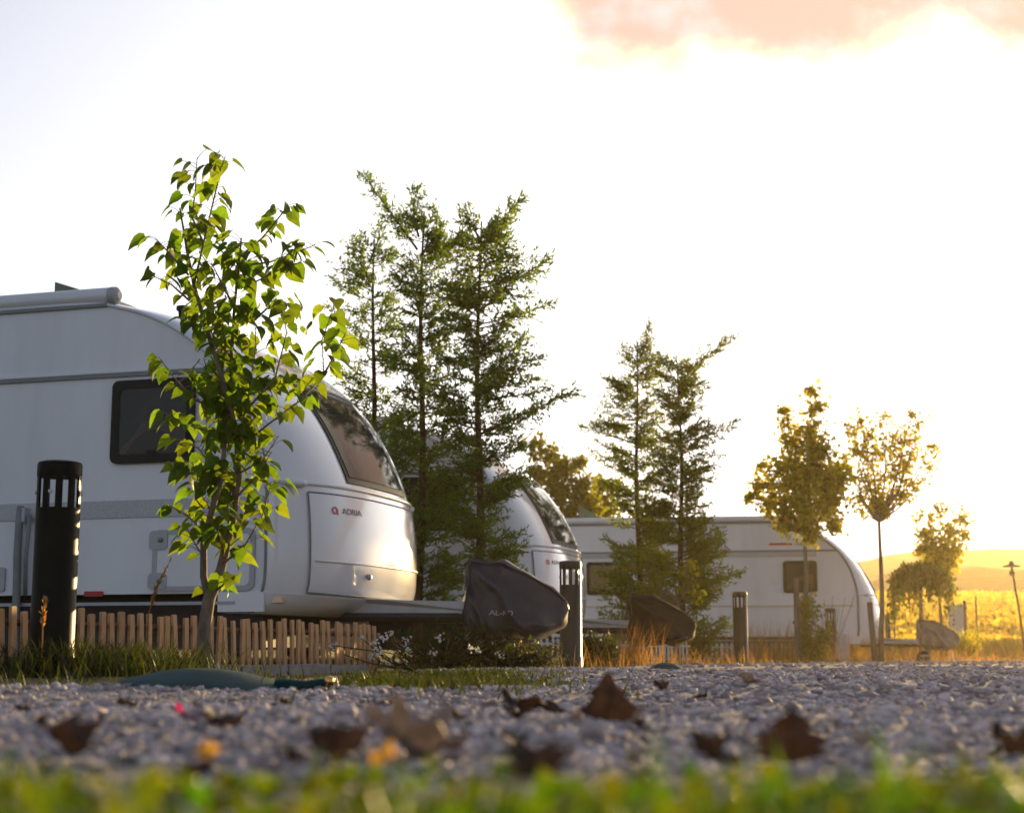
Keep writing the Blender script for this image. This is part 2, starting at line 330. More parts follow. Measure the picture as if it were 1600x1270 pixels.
# ---- gravel: loose pebbles, nobody could count them
def ico():
    t = (1 + 5**.5) / 2
    v = np.array([(-1, t, 0), (1, t, 0), (-1, -t, 0), (1, -t, 0), (0, -1, t), (0, 1, t), (0, -1, -t), (0, 1, -t), (t, 0, -1), (t, 0, 1), (-t, 0, -1), (-t, 0, 1)], float)
    f = np.array([(0, 11, 5), (0, 5, 1), (0, 1, 7), (0, 7, 10), (0, 10, 11), (1, 5, 9), (5, 11, 4), (11, 10, 2), (10, 7, 6), (7, 1, 8), (3, 9, 4), (3, 4, 2), (3, 2, 6), (3, 6, 8), (3, 8, 9), (4, 9, 5), (2, 4, 11), (6, 2, 10), (8, 6, 7), (9, 8, 1)])
    return v / np.linalg.norm(v[0]), f
IV, IF = ico()
def rot_rand(n):
    q = rng.normal(size=(n, 4)); q /= np.linalg.norm(q, axis=1)[:, None]; w, x, y, z = q.T
    return np.stack([np.stack([1-2*(y*y+z*z), 2*(x*y-z*w), 2*(x*z+y*w)], -1), np.stack([2*(x*y+z*w), 1-2*(x*x+z*z), 2*(y*z-x*w)], -1), np.stack([2*(x*z-y*w), 2*(y*z+x*w), 1-2*(x*x+y*y)], -1)], 1)
def pebbles(mb, x, y, r, flat=0.65):
    n = len(x); r = r*(.66 + .55*np.clip(.5 + .5*np.sin(x*3.1 + 1.7*np.sin(y*1.9))*np.sin(y*2.3 + 1.3*np.sin(x*2.2)), 0, 1)*np.exp(.15*rng.normal(size=n))); v = IV[None] * (0.72 + 0.5*rng.random((n, 12, 1))) * (0.6 + 0.7*rng.random((n, 1, 3)))
    v = np.einsum('nij,nkj->nki', rot_rand(n), v) * r[:, None, None]; v[:, :, 2] *= flat
    v += np.stack([x, y, gz(x, y) + r*0.25], -1)[:, None, :]
    f = (IF[None] + 12*np.arange(n)[:, None, None]).reshape(-1, 3); mb.add(v.reshape(-1, 3), f)
def wedge(n, r0, r1, half, p=2.0):
    u = rng.random(n); r = (r0**p + u*(r1**p - r0**p))**(1/p); a = (rng.random(n)*2-1)*half
    return r*np.sin(a), r*np.cos(a)
mb = MB()
for n, r0, r1, s0, s1 in ((24000, 0.35, 4.2, 0.006, 0.013), (26000, 4.2, 11, 0.010, 0.020), (16000, 11, 38, 0.016, 0.034)):
    x, y = wedge(n, r0, r1, R(27 if r1 > 5 else 36)); k = x > edge_x(y) - 0.15 + 0.25*(rng.random(n)-0.5); x, y = x[k], y[k]
    pebbles(mb, x, y, s0 + (s1-s0)*rng.random(len(x))**2)
x, y = wedge(900, 0.6, 7, R(28)); k = x > edge_x(y); pebbles(mb, x[k], y[k], 0.010 + 0.014*rng.random(k.sum())**2)
stuff(mb.build('gravel', M['gravelpeb']), 'loose pale limestone gravel covering the lane', 'gravel')

# ---------------------------------------------------------------- leaves, blades, trees
def norm(a): return a / np.maximum(np.linalg.norm(a, axis=-1, keepdims=True), 1e-9)
def leaves(mb, c, size, axis, nrm, tv, tf, wid=None):
    """place template leaves: template y along axis, x across, z along normal"""
    c = np.asarray(c, float); axis = norm(np.asarray(axis, float)); nrm = np.asarray(nrm, float)
    xx = norm(np.cross(axis, nrm)); zz = np.cross(xx, axis); n = len(c)
    size = np.broadcast_to(np.asarray(size, float), (n,)); w = size if wid is None else size*wid
    v = (tv[None, :, 0, None]*xx[:, None]*w[:, None, None] + tv[None, :, 1, None]*axis[:, None]*size[:, None, None] + tv[None, :, 2, None]*zz[:, None]*size[:, None, None]) + c[:, None]
    k = tv.shape[0]; f = (tf[None] + k*np.arange(n)[:, None, None]).reshape(-1, tf.shape[1]); mb.add(v.reshape(-1, 3), f)
def tmpl(h):
    half = [(0.2, -0.07, .05), (0.37, .12, .10), (0.36, .40, .09), (0.2, .70, .03)]
    v = [(0, 0, 0), (0, .35, .02), (0, .7, -.02), (0, 1.05, -.16)] + half + [(-a, b, c) for a, b, c in half]
    f = []
    for o, sg in ((4, 1), (8, -1)):
        t = [(0, o, o+1), (0, o+1, 1), (1, o+1, o+2), (1, o+2, 2), (2, o+2, o+3), (2, o+3, 3)]
        f += [q if sg > 0 else q[::-1] for q in t]
    return np.array(v), np.array(f)
HV, HF = tmpl(0)
DV = np.array([(0, 0, 0), (.3, .45, .1), (0, 1, -.06), (-.3, .45, .1)]); DF = np.array([(0, 1, 2), (0, 2, 3)])
SV = np.array([(0, 0, 0), (.09, .35, 0.02), (0, 1, 0), (-.09, .35, 0.02)]); SF = np.array([(0, 1, 2, 3)])
def rdir(n): return norm(rng.normal(size=(n, 3)))
def along(pts, u):
    pts = np.asarray(pts, float); d = np.linalg.norm(np.diff(pts, axis=0), axis=1); s = np.concatenate([[0], np.cumsum(d)]); t = np.asarray(u)*s[-1]
    return np.stack([np.interp(t, s, pts[:, i]) for i in range(3)], -1)
def blades(mb, x, y, h, wd, lean=0.35, z=None, curl=0.6):
    n = len(x); a = rng.random(n)*2*math.pi; d = np.stack([np.cos(a), np.sin(a), np.zeros(n)], -1); s = np.stack([-np.sin(a), np.cos(a), np.zeros(n)], -1)
    b = np.stack([x, y, gz(x, y) - 0.004 if z is None else z], -1); L = lean*(0.3 + rng.random(n)); up = np.array([0, 0, 1.0])
    def pt(t): return b + h[:, None]*(up*(t - 0.25*curl*t*t*L[:, None]) + d*(L[:, None]*(t*(1-curl) + curl*t*t)))
    w = wd[:, None]*s/2
    v = np.stack([pt(0)-w, pt(0)+w, pt(.5)-w*.8, pt(.5)+w*.8, pt(.8)-w*.45, pt(.8)+w*.45, pt(1.0)], 1)
    k = 7*np.arange(n)[:, None, None]
    mb.add(v.reshape(-1, 3), (np.array([(0, 1, 3, 2), (2, 3, 5, 4)])[None] + k).reshape(-1, 4)); mb.f.append((np.array([(4, 5, 6)])[None] + k).reshape(-1, 3) + mb.n - 7*n)

def sapling():
    Y = 7.6; base = on(317, Y)
    t = thing('young_tree', 'slim young tree with big bright green heart-shaped leaves before the near caravan', 'tree', base)
    def path(q, jit=0.0, seed=0):
        r = np.random.default_rng(seed); ph = r.random(2)*6; out = []
        for i, (a, b) in enumerate(q):
            yy = Y + jit*math.sin(ph[0] + i*0.9)*min(1, i/2)
            out.append(P(a, b, yy) - base)
        return out
    main = path([(316, 1056), (318, 1020), (319, 985), (326, 938), (345, 890), (362, 820), (372, 745), (372, 690), (360, 640), (345, 585), (322, 510), (303, 445), (292, 390), (281, 325)], 0.05, 1)
    stems = [(main, [.041, .036, .033, .031, .024, .021, .019, .017, .015, .013, .011, .009, .007, .004]),
      (path([(326, 938), (318, 900), (318, 850), (330, 800), (345, 750), (352, 690), (358, 620), (362, 550), (366, 480), (373, 420), (377, 372)], .14, 2), np.linspace(.02, .004, 11))]
    tw = [[(303, 445), (318, 380), (332, 320), (346, 262), (352, 245)], [(377, 400), (410, 372), (440, 335), (448, 322)], [(376, 415), (420, 410), (462, 395), (492, 383)],
      [(372, 690), (388, 620), (400, 540), (397, 488)], [(372, 700), (420, 662), (470, 625), (506, 585), (503, 530), (522, 480)], [(350, 880), (384, 850), (410, 805), (425, 752)],
      [(333, 928), (350, 912), (372, 905)], [(352, 645), (305, 625), (272, 590), (252, 562)], [(356, 680), (305, 668), (262, 648)], [(345, 760), (305, 742), (282, 735)], [(325, 835), (292, 805), (268, 792)],
      [(295, 430), (268, 400), (243, 372)], [(296, 470), (268, 445), (240, 432)], [(310, 520), (292, 500), (290, 480)], [(360, 640), (330, 600), (318, 560)], [(372, 740), (410, 720), (436, 680)],
      [(362, 560), (330, 520), (340, 470)], [(366, 480), (345, 440), (330, 410)], [(385, 640), (430, 590), (448, 520), (440, 480)], [(358, 620), (410, 600), (450, 600)], [(366, 780), (400, 745), (425, 705)],
      [(345, 750), (310, 700), (285, 690)], [(372, 420), (400, 440), (440, 420), (470, 410)], [(332, 800), (312, 770), (300, 720)], [(318, 380), (300, 340), (305, 300), (308, 246)], [(398, 500), (430, 470), (455, 480)],
      [(318, 870), (300, 840), (292, 825)], [(350, 860), (340, 830), (350, 790)], [(506, 585), (520, 560), (540, 520)]]
    mb = MB()
    for p, r in stems: mb.tube(p, r, 9)
    lb = MB(); C = []; A = []; Sz = []
    tips = []
    for i, q in enumerate(tw):
        p = path(q, 0.16, 10 + i); mb.tube(p, np.linspace(.0065, .002, len(p)), 5); tips.append((p, 1.0))
    for p, r in stems: tips.append((p[5:], 0.75))
    tips.append((stems[1][0][2:], .9)); tips.append((stems[0][0][7:10], .9)); tips.append((stems[1][0][4:9], .7))
    for p, dens in tips:
        pts = np.array([v[:] for v in p]); Lg = np.linalg.norm(np.diff(pts, axis=0), axis=1).sum(); n = max(3, int(Lg/0.021*dens))
        for k in range(n):
            u = (k + .6*rng.random())/n; c = along(pts, [u])[0]; a = rng.random()*2*math.pi
            d = np.array([math.cos(a), math.sin(a)*0.9, 0.25 + 0.3*rng.random()]); d /= np.linalg.norm(d); L = 0.03 + 0.06*rng.random()
            e = c + d*L; mb.tube([c, (c + e)/2 + np.array([0, 0, .006]), e], [.0018, .0014, .0012], 4, cap=False)
            C.append(e); A.append(np.array([d[0], d[1], -0.35 - 0.9*rng.random()])); Sz.append(0.058 + 0.054*rng.random())
    C = np.array(C); A = np.array(A); n = len(C)
    nr = np.array([0, 0, 1.0]) + 0.45*rng.normal(size=(n, 3)); leaves(lb, C, Sz, A, nr, HV, HF)
    mb.build('trunk', M['bark'], t, True); lb.build('crown', M['heart'], t, True)
sapling()

def conifer(label, px, Y, ytop, yl, env, nb, m, group, lean=0.0, tops=(), dens=1.0, ybare=None, seed=1, name='conifer_tree', up=0.35):
    """env: list of (photo y, left reach px, right reach px); branches reach as far as the photo shows on either side"""
    global rng
    keep = rng; rng = np.random.default_rng(seed)
    base = on(px, Y); t = thing(name, label, 'tree', base, 0, group); sc = Y/F
    H = P(px, ytop, Y).z - base.z
    trunk = [Vector((lean*(u**2)*H + 0.02*math.sin(u*9+seed), 0.02*math.cos(u*7), u*H)) for u in np.linspace(0, 1, 14)]
    mb = MB().tube(trunk, list(np.linspace(0.055, 0.008, 14)*(H/5)**.5), 8); tp = np.array([v[:] for v in trunk])
    ez = np.array([[P(px, a, Y).z - base.z, l*sc, r*sc] for a, l, r in env]); ez = ez[np.argsort(ez[:, 0])]
    C = []; A = []; N = []; Z = []
    z0 = P(px, yl, Y).z - base.z
    def spray(p, L, thick):
        pts = np.array(p); mb.tube(pts, list(np.linspace(thick, .0015, len(pts))), 5, cap=False)
        nt = max(5, int(L/0.024*dens))
        for k in range(nt):
            u = 0.14 + 0.86*(k + rng.random())/nt; c = along(pts, [min(u, 1)])[0]; d = norm(along(pts, [min(u+.03, 1)])[0] - along(pts, [u-.05])[0])
            side = norm(np.cross(d, np.array([0, 0, 1.0]) + .7*rng.normal(size=3)))*(1 if k % 2 else -1)
            td = norm(d*0.8 + side*0.75 + np.array([0, 0, .12])); tl = (0.08 + 0.17*rng.random())*(1.25 - 0.75*u)
            m_ = max(5, int(tl/0.010)); us = np.linspace(0.05, 1, m_)
            cc = c + td*tl*us[:, None] + np.array([0, 0, -.25])*(tl*us[:, None])**2
            ax = td + 0.75*rng.normal(size=(m_, 3)); C.append(cc); A.append(ax); N.append(rng.normal(size=(m_, 3))); Z.append(0.032 + 0.036*rng.random(m_))
    nb = int(nb*1.15)
    for i in range(nb):
        h = z0 + (H*0.985 - z0)*((i + rng.random())/nb); a = rng.random()*2*math.pi
        l, r = np.interp(h, ez[:, 0], ez[:, 1]), np.interp(h, ez[:, 0], ez[:, 2]); ca, sa = math.cos(a), math.sin(a)
        reach = (r if ca > 0 else l)*(.38 if i % 4 == 3 else 1); L = max(.08, (abs(ca)*reach + abs(sa)*0.5*(l+r)*0.8)*(0.55 + 0.5*rng.random()))
        s = along(tp, [h/H])[0]; d = np.array([ca, sa*0.9, 0]); e = up*(0.5 + rng.random()); c2 = 0.1*rng.normal()
        p = [s + d*L*u + np.array([-sa, ca, 0])*c2*L*u*u + np.array([0, 0, 1])*L*(e*u**1.3 - .06*u) for u in np.linspace(0, 1, 6)]
        spray(p, L, 0.004 + 0.008*L)
    for q in tops:
        p = [np.array(P(a, b, Y + 0.1*k)) - np.array(base) for k, (a, b) in enumerate(q)]
        p = list(along(np.array(p), np.linspace(0, 1, 6))); spray(p, sum(np.linalg.norm(np.diff(p, axis=0), axis=1))*1.5, 0.014)
    C = np.concatenate(C); A = np.concatenate(A); N = np.concatenate(N); Z = np.concatenate(Z)
    lb = MB(); leaves(lb, C, Z, A, N, SV, SF, wid=1.75)
    mb.build('trunk', M['bark2'], t, True); lb.build('crown', m, t)
    rng = keep
CG = 'conifers between the near and second caravans'
conifer('thin conifer with sparse feathery sprays, slimmest of the three tall ones', 577, 15.6, 372, 780, [(360, 12, 10), (400, 45, 35), (480, 80, 55), (560, 70, 50), (680, 40, 45), (800, 40, 50)], 74, M['conifer'], CG, tops=[[(577, 440), (560, 405), (545, 378)], [(577, 410), (590, 380), (595, 350)]], seed=3, dens=.8)
conifer('tallest conifer with a bent top leaning over the near caravan', 655, 15.0, 330, 960, [(310, 10, 15), (380, 45, 60), (450, 60, 70), (600, 55, 60), (740, 60, 60), (850, 70, 70), (960, 50, 60)], 128, M['conifer'], CG, tops=[[(652, 390), (620, 345), (590, 305), (566, 272)], [(654, 370), (645, 335), (650, 296)], [(656, 400), (690, 360), (672, 325)]], seed=4)
conifer('wide conifer with long right-hand branches rising behind the covered towing hitch', 747, 14.6, 345, 950, [(330, 15, 25), (380, 45, 70), (430, 55, 105), (520, 60, 105), (600, 55, 110), (640, 60, 120), (700, 55, 85), (850, 70, 70), (950, 70, 60)], 140, M['conifer'], CG, tops=[[(747, 400), (775, 360), (800, 325), (813, 310)], [(747, 370), (735, 345), (728, 322)], [(747, 680), (800, 655), (850, 632), (902, 612)], [(747, 490), (800, 440), (858, 405)]], seed=5)
CG2 = 'conifers between the second and far caravans'
conifer('bushy olive conifer with a wispy crooked tip, left of its close pair', 1000, 20.6, 535, 1030, [(520, 10, 12), (560, 35, 30), (640, 60, 35), (720, 70, 45), (800, 45, 60), (900, 70, 60), (1020, 55, 55)], 150, M['conifer2'], CG2, tops=[[(996, 570), (1008, 540), (1018, 505)], [(996, 660), (960, 668), (908, 668)]], seed=6, dens=1.0)
conifer('bushy olive conifer with a tip swept to the right, right of its close pair', 1068, 20.2, 560, 1035, [(545, 10, 15), (580, 35, 60), (640, 40, 50), (720, 45, 70), (800, 55, 60), (880, 70, 75), (960, 80, 60), (1030, 70, 60)], 165, M['conifer2'], CG2, tops=[[(1070, 600), (1095, 565), (1120, 545), (1150, 526)], [(1070, 690), (1110, 680), (1150, 660)], [(1070, 930), (1110, 912), (1158, 893)]], seed=8, dens=1.05)

def leafy(name, label, px, Y, ytop_trunk, blobs, m, leaf, nper, group=None, trunk_r=0.045, bark='bark', droop=0.3, seed=2, depth=0.9, stem=None):
    """blobs: (photo x, photo y, radius px, weight) clumps of the crown"""
    global rng
    keep = rng; rng = np.random.default_rng(seed)
    base = on(px, Y); t = thing(name, label, 'tree', base, 0, group); sc = Y/F; mb = MB(); lb = MB()
    top = P(stem[-1][0] if stem else px, ytop_trunk, Y) - base
    path = [Vector((0, 0, -.03))] + ([P(a, b, Y) - base for a, b in stem] if stem else [Vector((top.x*u + .03*math.sin(u*5+seed), .02*math.sin(u*4), top.z*u)) for u in np.linspace(.2, 1, 6)])
    mb.tube(path, list(np.linspace(trunk_r, trunk_r*.5, len(path))), 8); tp = np.array(path[-1][:])
    for (a, b, r, w) in blobs:
        y0 = Y + rng.normal()*r*sc*0.5*depth; c = np.array(P(a, b, y0)) - np.array(base); rr = r*sc
        mid = tp*0.5 + c*0.5 + np.array([0, 0, -.12*np.linalg.norm(c - tp)]) + rng.normal(size=3)*.03
        br = along(np.array([tp, mid, c]), np.linspace(0, 1, 6)); mb.tube(br, list(np.linspace(trunk_r*.4, .004, 6)), 5, cap=False)
        ntw = max(7, int(20*w)); n_each = max(4, int(2.6*nper*w/ntw))
        for k in range(ntw):
            d = rdir(1)[0]; d[1] *= depth; e = c + d*rr*(0.35 + 0.95*rng.random()); s = br[3] if rng.random() < .3 else br[5]
            pp = along(np.array([s, (s+e)/2 + np.array([0, 0, .06*rr]), e]), np.linspace(0, 1, 5)); mb.tube(pp, list(np.linspace(.005, .0015, 5)), 4, cap=False)
            u = 0.25 + 0.75*rng.random(n_each)**.7; cc = along(pp, u) + rng.normal(size=(n_each, 3))*rr*0.26
            ax = rdir(n_each) + np.array([0, 0, -droop*2]); leaves(lb, cc, leaf*(0.65 + 0.7*rng.random(n_each)), ax, rdir(n_each) + np.array([0, -.4, .6]), DV, DF, wid=1.2)
    mb.build('trunk', M[bark], t, True); lb.build('crown', m, t)
    rng = keep; return t
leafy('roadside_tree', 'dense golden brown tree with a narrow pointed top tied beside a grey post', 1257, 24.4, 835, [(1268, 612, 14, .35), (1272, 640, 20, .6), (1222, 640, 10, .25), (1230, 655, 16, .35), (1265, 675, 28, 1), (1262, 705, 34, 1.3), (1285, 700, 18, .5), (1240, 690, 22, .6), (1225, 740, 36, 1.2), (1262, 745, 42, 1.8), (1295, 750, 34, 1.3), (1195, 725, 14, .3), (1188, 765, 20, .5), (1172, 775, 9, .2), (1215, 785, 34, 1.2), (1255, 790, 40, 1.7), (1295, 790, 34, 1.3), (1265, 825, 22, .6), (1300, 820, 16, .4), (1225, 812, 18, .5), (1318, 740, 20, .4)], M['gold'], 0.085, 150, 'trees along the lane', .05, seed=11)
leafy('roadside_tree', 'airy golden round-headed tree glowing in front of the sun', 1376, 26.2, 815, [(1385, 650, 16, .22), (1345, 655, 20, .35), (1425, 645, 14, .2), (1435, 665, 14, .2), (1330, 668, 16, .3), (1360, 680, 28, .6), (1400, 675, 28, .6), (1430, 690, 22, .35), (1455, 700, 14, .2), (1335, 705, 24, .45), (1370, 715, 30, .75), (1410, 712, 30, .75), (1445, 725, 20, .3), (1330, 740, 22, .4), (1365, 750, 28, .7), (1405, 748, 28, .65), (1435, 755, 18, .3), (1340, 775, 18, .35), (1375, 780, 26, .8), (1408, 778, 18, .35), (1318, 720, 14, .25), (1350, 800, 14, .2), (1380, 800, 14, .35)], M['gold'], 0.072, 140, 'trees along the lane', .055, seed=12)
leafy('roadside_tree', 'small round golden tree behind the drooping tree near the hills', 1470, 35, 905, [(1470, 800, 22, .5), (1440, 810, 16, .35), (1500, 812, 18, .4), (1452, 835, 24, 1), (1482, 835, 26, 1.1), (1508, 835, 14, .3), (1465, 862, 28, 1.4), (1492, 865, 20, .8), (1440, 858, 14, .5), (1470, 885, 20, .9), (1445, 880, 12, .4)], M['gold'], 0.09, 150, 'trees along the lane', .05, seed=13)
def willow():
    Y = 33.0; base = on(1439, Y); t = thing('weeping_tree', 'dark green weeping tree with hanging foliage above the faded grey cover', 'tree', base); mb = MB(); lb = MB(); sc = Y/F
    top = P(1440, 900, Y) - base; mb.tube([Vector((0, 0, 0)), Vector((.03, 0, top.z*.5)), top], [.05, .04, .03], 7); top = np.array(top)
    for k in range(120):
        a = rng.random()*2*math.pi; r = (8 + 46*rng.random()**.8)*sc; d = np.array([math.cos(a), math.sin(a), 0]); h = 0.35*rng.random()
        drop = (0.10 + 0.85*rng.random())*(r/(54*sc))**1.7*1.25 + .05
        p = along(np.array([top, top + d*r*.5 + [0, 0, h*.5 + .12], top + d*r*.9 + [0, 0, .05], top + d*r + [0, 0, -drop]]), np.linspace(0, 1, 8)); mb.tube(p, .006, 4, cap=False)
        n = 34; c = along(p, 0.15 + .85*rng.random(n)) + .05*rng.normal(size=(n, 3)); leaves(lb, c, .07 + .05*rng.random(n), rdir(n)*.6 + np.array([0, 0, -1]), rdir(n), DV, DF)
    mb.build('trunk', M['bark'], t, True); lb.build('crown', M['willow'], t)
willow()
leafy('background_tree', 'yellow green leafy tree rising behind the second caravan nose', 868, 41, 760, [(850, 705, 24, .7), (880, 735, 30, 1.2), (840, 740, 22, .8), (905, 760, 28, 1.1), (865, 770, 36, 1.5), (920, 790, 24, .9), (890, 800, 30, 1.2), (830, 700, 14, .3), (905, 725, 14, .35)], M['yleaf'], 0.13, 170, 'trees behind the caravans', .08, seed=14)
leafy('background_tree', 'yellow green leafy tree above the open roof hatch of the far caravan', 945, 43, 780, [(938, 752, 18, .6), (930, 780, 22, .9), (950, 790, 22, .9), (960, 760, 14, .4), (935, 800, 20, .8)], M['yleaf'], 0.13, 150, 'trees behind the caravans', .07, seed=15)
leafy('small_tree', 'thin low young tree with round yellow green leaves before the olive conifers', 1057, 18.6, 945, [(1000, 880, 18, .45), (1020, 905, 18, .4), (1012, 865, 14, .3), (1045, 880, 16, .3), (1075, 880, 16, .25), (1090, 930, 14, .3), (1005, 915, 14, .3), (1065, 925, 14, .25), (1035, 930, 12, .2), (1080, 905, 12, .2)], M['yleaf'], 0.055, 85, None, .022, seed=16, stem=[(1057, 1000), (1058, 945)], depth=.6)

# ---------------------------------------------------------------- caravans
WD = 2.3
PROF = np.array([(-.02, .50, .41, .46), (0, .62, .44, .60), (0, .9, .44, .9), (0, 1.2, .39, 1.2), (-.03, 1.42, .29, 1.45), (-.12, 1.7, .12, 1.75), (-.28, 1.97, -.11, 2.03), (-.5, 2.18, -.37, 2.27), (-.8, 2.38, -.68, 2.45), (-1.15, 2.51, -1.1, 2.57), (-1.6, 2.56, -1.6, 2.62),
    (-3.5, 2.56, -3.5, 2.63), (-5.6, 2.54, -5.6, 2.61), (-5.95, 2.3, -6.0, 2.35), (-6.05, 1.2, -6.12, 1.2), (-6.0, .5, -6.05, .5)])
def prof(s):
    i = int(min(max(math.floor(s), 0), len(PROF)-2)); t = s - i
    if i >= 10: return PROF[i]*(1-t) + PROF[i+1]*t
    p0, p1, p2, p3 = PROF[max(i-1, 0)], PROF[i], PROF[i+1], PROF[i+2]
    return 0.5*(2*p1 + (p2-p0)*t + (2*p0-5*p1+4*p2-p3)*t*t + (3*p1-p0-3*p2+p3)*t**3)
def surf(s, ph, off=0.0):
    def raw(s, ph):
        q = prof(s); g = abs(math.cos(ph))**1.1; y = WD/2*math.copysign(abs(math.sin(ph))**(2/2.7), ph)
        return np.array([q[0] + (q[2]-q[0])*g, y, q[1] + (q[3]-q[1])*g])
    p = raw(s, ph)
    if off:
        e = 1e-3; n = np.cross(raw(s, ph+e) - raw(s, ph-e), raw(s+e, ph) - raw(s-e, ph)); n /= np.linalg.norm(n)+1e-12; p = p + n*off
    return p
def patch(mb, s0, s1, p0, p1, off, th, ns=12, np_=20, rs=0.0):
    """a plate lying on the curved nose, corners cut round"""
    ou = np.array([[surf(s, p, off) for p in np.linspace(p0, p1, np_)] for s in np.linspace(s0, s1, ns)]); inn = np.array([[surf(s, p, off-th) for p in np.linspace(p0, p1, np_)] for s in np.linspace(s0, s1, ns)])
    mb.grid(ou.reshape(-1, 3), ns, np_); mb.grid(inn[::-1].reshape(-1, 3), ns, np_)
    rim = lambda a: np.concatenate([a[0], a[1:, -1], a[-1, -2::-1], a[-2:0:-1, 0]])
    a, b = rim(ou), rim(inn); k = len(a); mb.add(np.concatenate([a, b]), [(i, (i+1) % k, k + (i+1) % k, k+i) for i in range(k)])
def wheel(parent, x, y, r, w):
    Mx = Matrix.Translation((x, y, r)) @ Matrix.Rotation(math.pi/2, 4, 'X')
    wo = MB().lathe([(r*.62, -w/2), (r*.93, -w/2), (r, -w*.32), (r, w*.32), (r*.93, w/2), (r*.62, w/2)], 28, Mx).build('wheel', M['tyre'], parent, 'auto')
    MB().lathe([(r*.1, -w*.42), (r*.60, -w*.40), (r*.615, -w*.5), (r*.615, w*.5), (r*.1, w*.3)], 20, Mx).build('rim', M['alu'], wo, 'auto'); return wo
def caravan(label, loc, yaw, v):
    t = thing('caravan', label, 'caravan', loc, yaw, 'caravans parked along the lane'); Y0 = -WD/2
    ss = np.concatenate([np.linspace(0, 10, 61), np.linspace(10.5, 15, 12)]); ph = np.sin(np.linspace(-1, 1, 41)*math.pi/2)*math.pi/2
    mb = MB(); mb.grid(np.array([[surf(s, p) for p in ph] for s in ss]).reshape(-1, 3), len(ss), len(ph)); mb.build('shell', M['shell'], t, True)
    e = [(prof(s)[0], prof(s)[1]) for s in ss]
    for y in (Y0, -Y0): MB().prism(e, y - (.004 if y > 0 else 0), y + (.004 if y < 0 else 0)).build('side_wall', M['wall'], t)
    yo = Y0
    # edge moulding along the roof line of the near side
    er = [(prof(s)[0], yo - .006, prof(s)[1] + .0) for s in np.linspace(3.0 if v['kind'] == 0 else .3, 12.6, 60)]
    MB().tube(er, .013 if v['kind'] == 0 else .02, 6).build('edge_moulding', M['awning' if v['kind'] == 0 else 'trim'], t, True)
    # bumper skirt
    mb = MB(); phs = np.linspace(-math.pi/2, math.pi/2, 31)
    top = np.array([surf(.12, p, .006) for p in phs]); low = top.copy(); low[:, 2] = .37 - .02*np.cos(phs); low[:, 0] -= .05 + .10*np.cos(phs); low[:, 1] *= .985; inn = low.copy(); inn[:, 0] -= .25
    q = np.array([top, (top*.6 + low*.4) + np.array([.012, 0, 0]), low, inn]); mb.grid(q.reshape(-1, 3), 4, 31); bp = mb.build('bumper', M['shell'], t, True)
    MB().box((-.16, yo - .003, .44), (.34, .02, .13)).build('corner_fairing', M['shell'], bp); MB().box((-.16, -yo + .003, .44), (.34, .02, .13)).build('corner_fairing', M['shell'], bp)
    pl = surf(.02, R(-72), .02); MB().box((pl[0]-.02, pl[1]+.02, .452), (.08, .05, .035), None, .8).build('marker_lamp', M['lamp'], bp)
    pl = surf(.02, R(72), .02); MB().box((pl[0]-.02, pl[1]-.02, .452), (.08, .05, .035), None, .8).build('marker_lamp', M['lamp'], bp)
    # front window: frame + pane
    f = MB(); patch(f, 3.32, 5.95, R(-22), R(22), .010, .014); fw = f.build('front_window', M['blackfr'], t, True)
    f = MB(); patch(f, 3.5, 5.8, R(-19.8), R(19.8), .015, .004); f.build('pane', M['glass'], fw, True)
    MB().tube([surf(6.12, p, .006) for p in np.linspace(R(-28), R(28), 24)], .012, 6).build('brow_moulding', M['trim'], t, True)
    # ledge under the window, grab handles
    MB().tube([surf(3.16, p, .004) for p in np.linspace(R(-88), R(88), 40)], .014, 8).build('ledge', M['awning'], t, True)
    for sg in (-1, 1):
        h = MB(); a = [surf(3.12, sg*R(q), .035) for q in np.linspace(56, 67, 6)]; b = [surf(2.86, sg*R(q), .035) for q in np.linspace(56, 67, 6)]
        h.tube(a, .022, 8); h.tube([surf(3.12, sg*R(56)), a[0]], .018, 6); h.tube([surf(3.12, sg*R(67)), a[-1]], .018, 6); h.build('grab_handle', M['awning'], t, True)
    # locker door: raised plate with seams and a lock
    f = MB(); patch(f, .35, 2.92, R(-53), R(53), .012, .014); ld = f.build('locker_door', M['shell'], t, True)
    loop = [surf(.35, p, .012) for p in np.linspace(R(-53.4), R(53.4), 20)] + [surf(s, R(53.4), .012) for s in np.linspace(.35, 2.92, 8)] + [surf(2.93, p, .012) for p in np.linspace(R(53.4), R(-53.4), 20)] + [surf(s, R(-53.4), .012) for s in np.linspace(2.92, .35, 8)]
    MB().tube(loop, .006, 5).build('seam', M['trim'], ld)
    MB().tube([surf(1.42, p, .014) for p in np.linspace(R(-50), R(50), 24)], .009, 6).build('crease', M['awning'], ld, True)
    lk = surf(1.12, R(-14), .02); MB().lathe([(.001, -.004), (.022, -.004), (.022, .01), (.012, .022), (.001, .022)], 14, Matrix.Translation(lk) @ Matrix.Rotation(math.pi/2, 4, 'Y')).build('lock', M['alu'], ld, True)
    MB().tube([surf(s, R(-88.5), .002) for s in np.linspace(.1, 9.4, 60)], .011, 6).build('seam', M['trim'], t)
    # emblem and lettering wrapped on the door
    def wrap(vv, s0, p0):
        e = 1e-3; a = np.linalg.norm(surf(s0, p0+e) - surf(s0, p0-e))/(2*e); b = np.linalg.norm(surf(s0+e, p0) - surf(s0-e, p0))/(2*e)
        return np.array([surf(s0 + q[1]/b, p0 + q[0]/a, .0165 + q[2]) for q in vv])
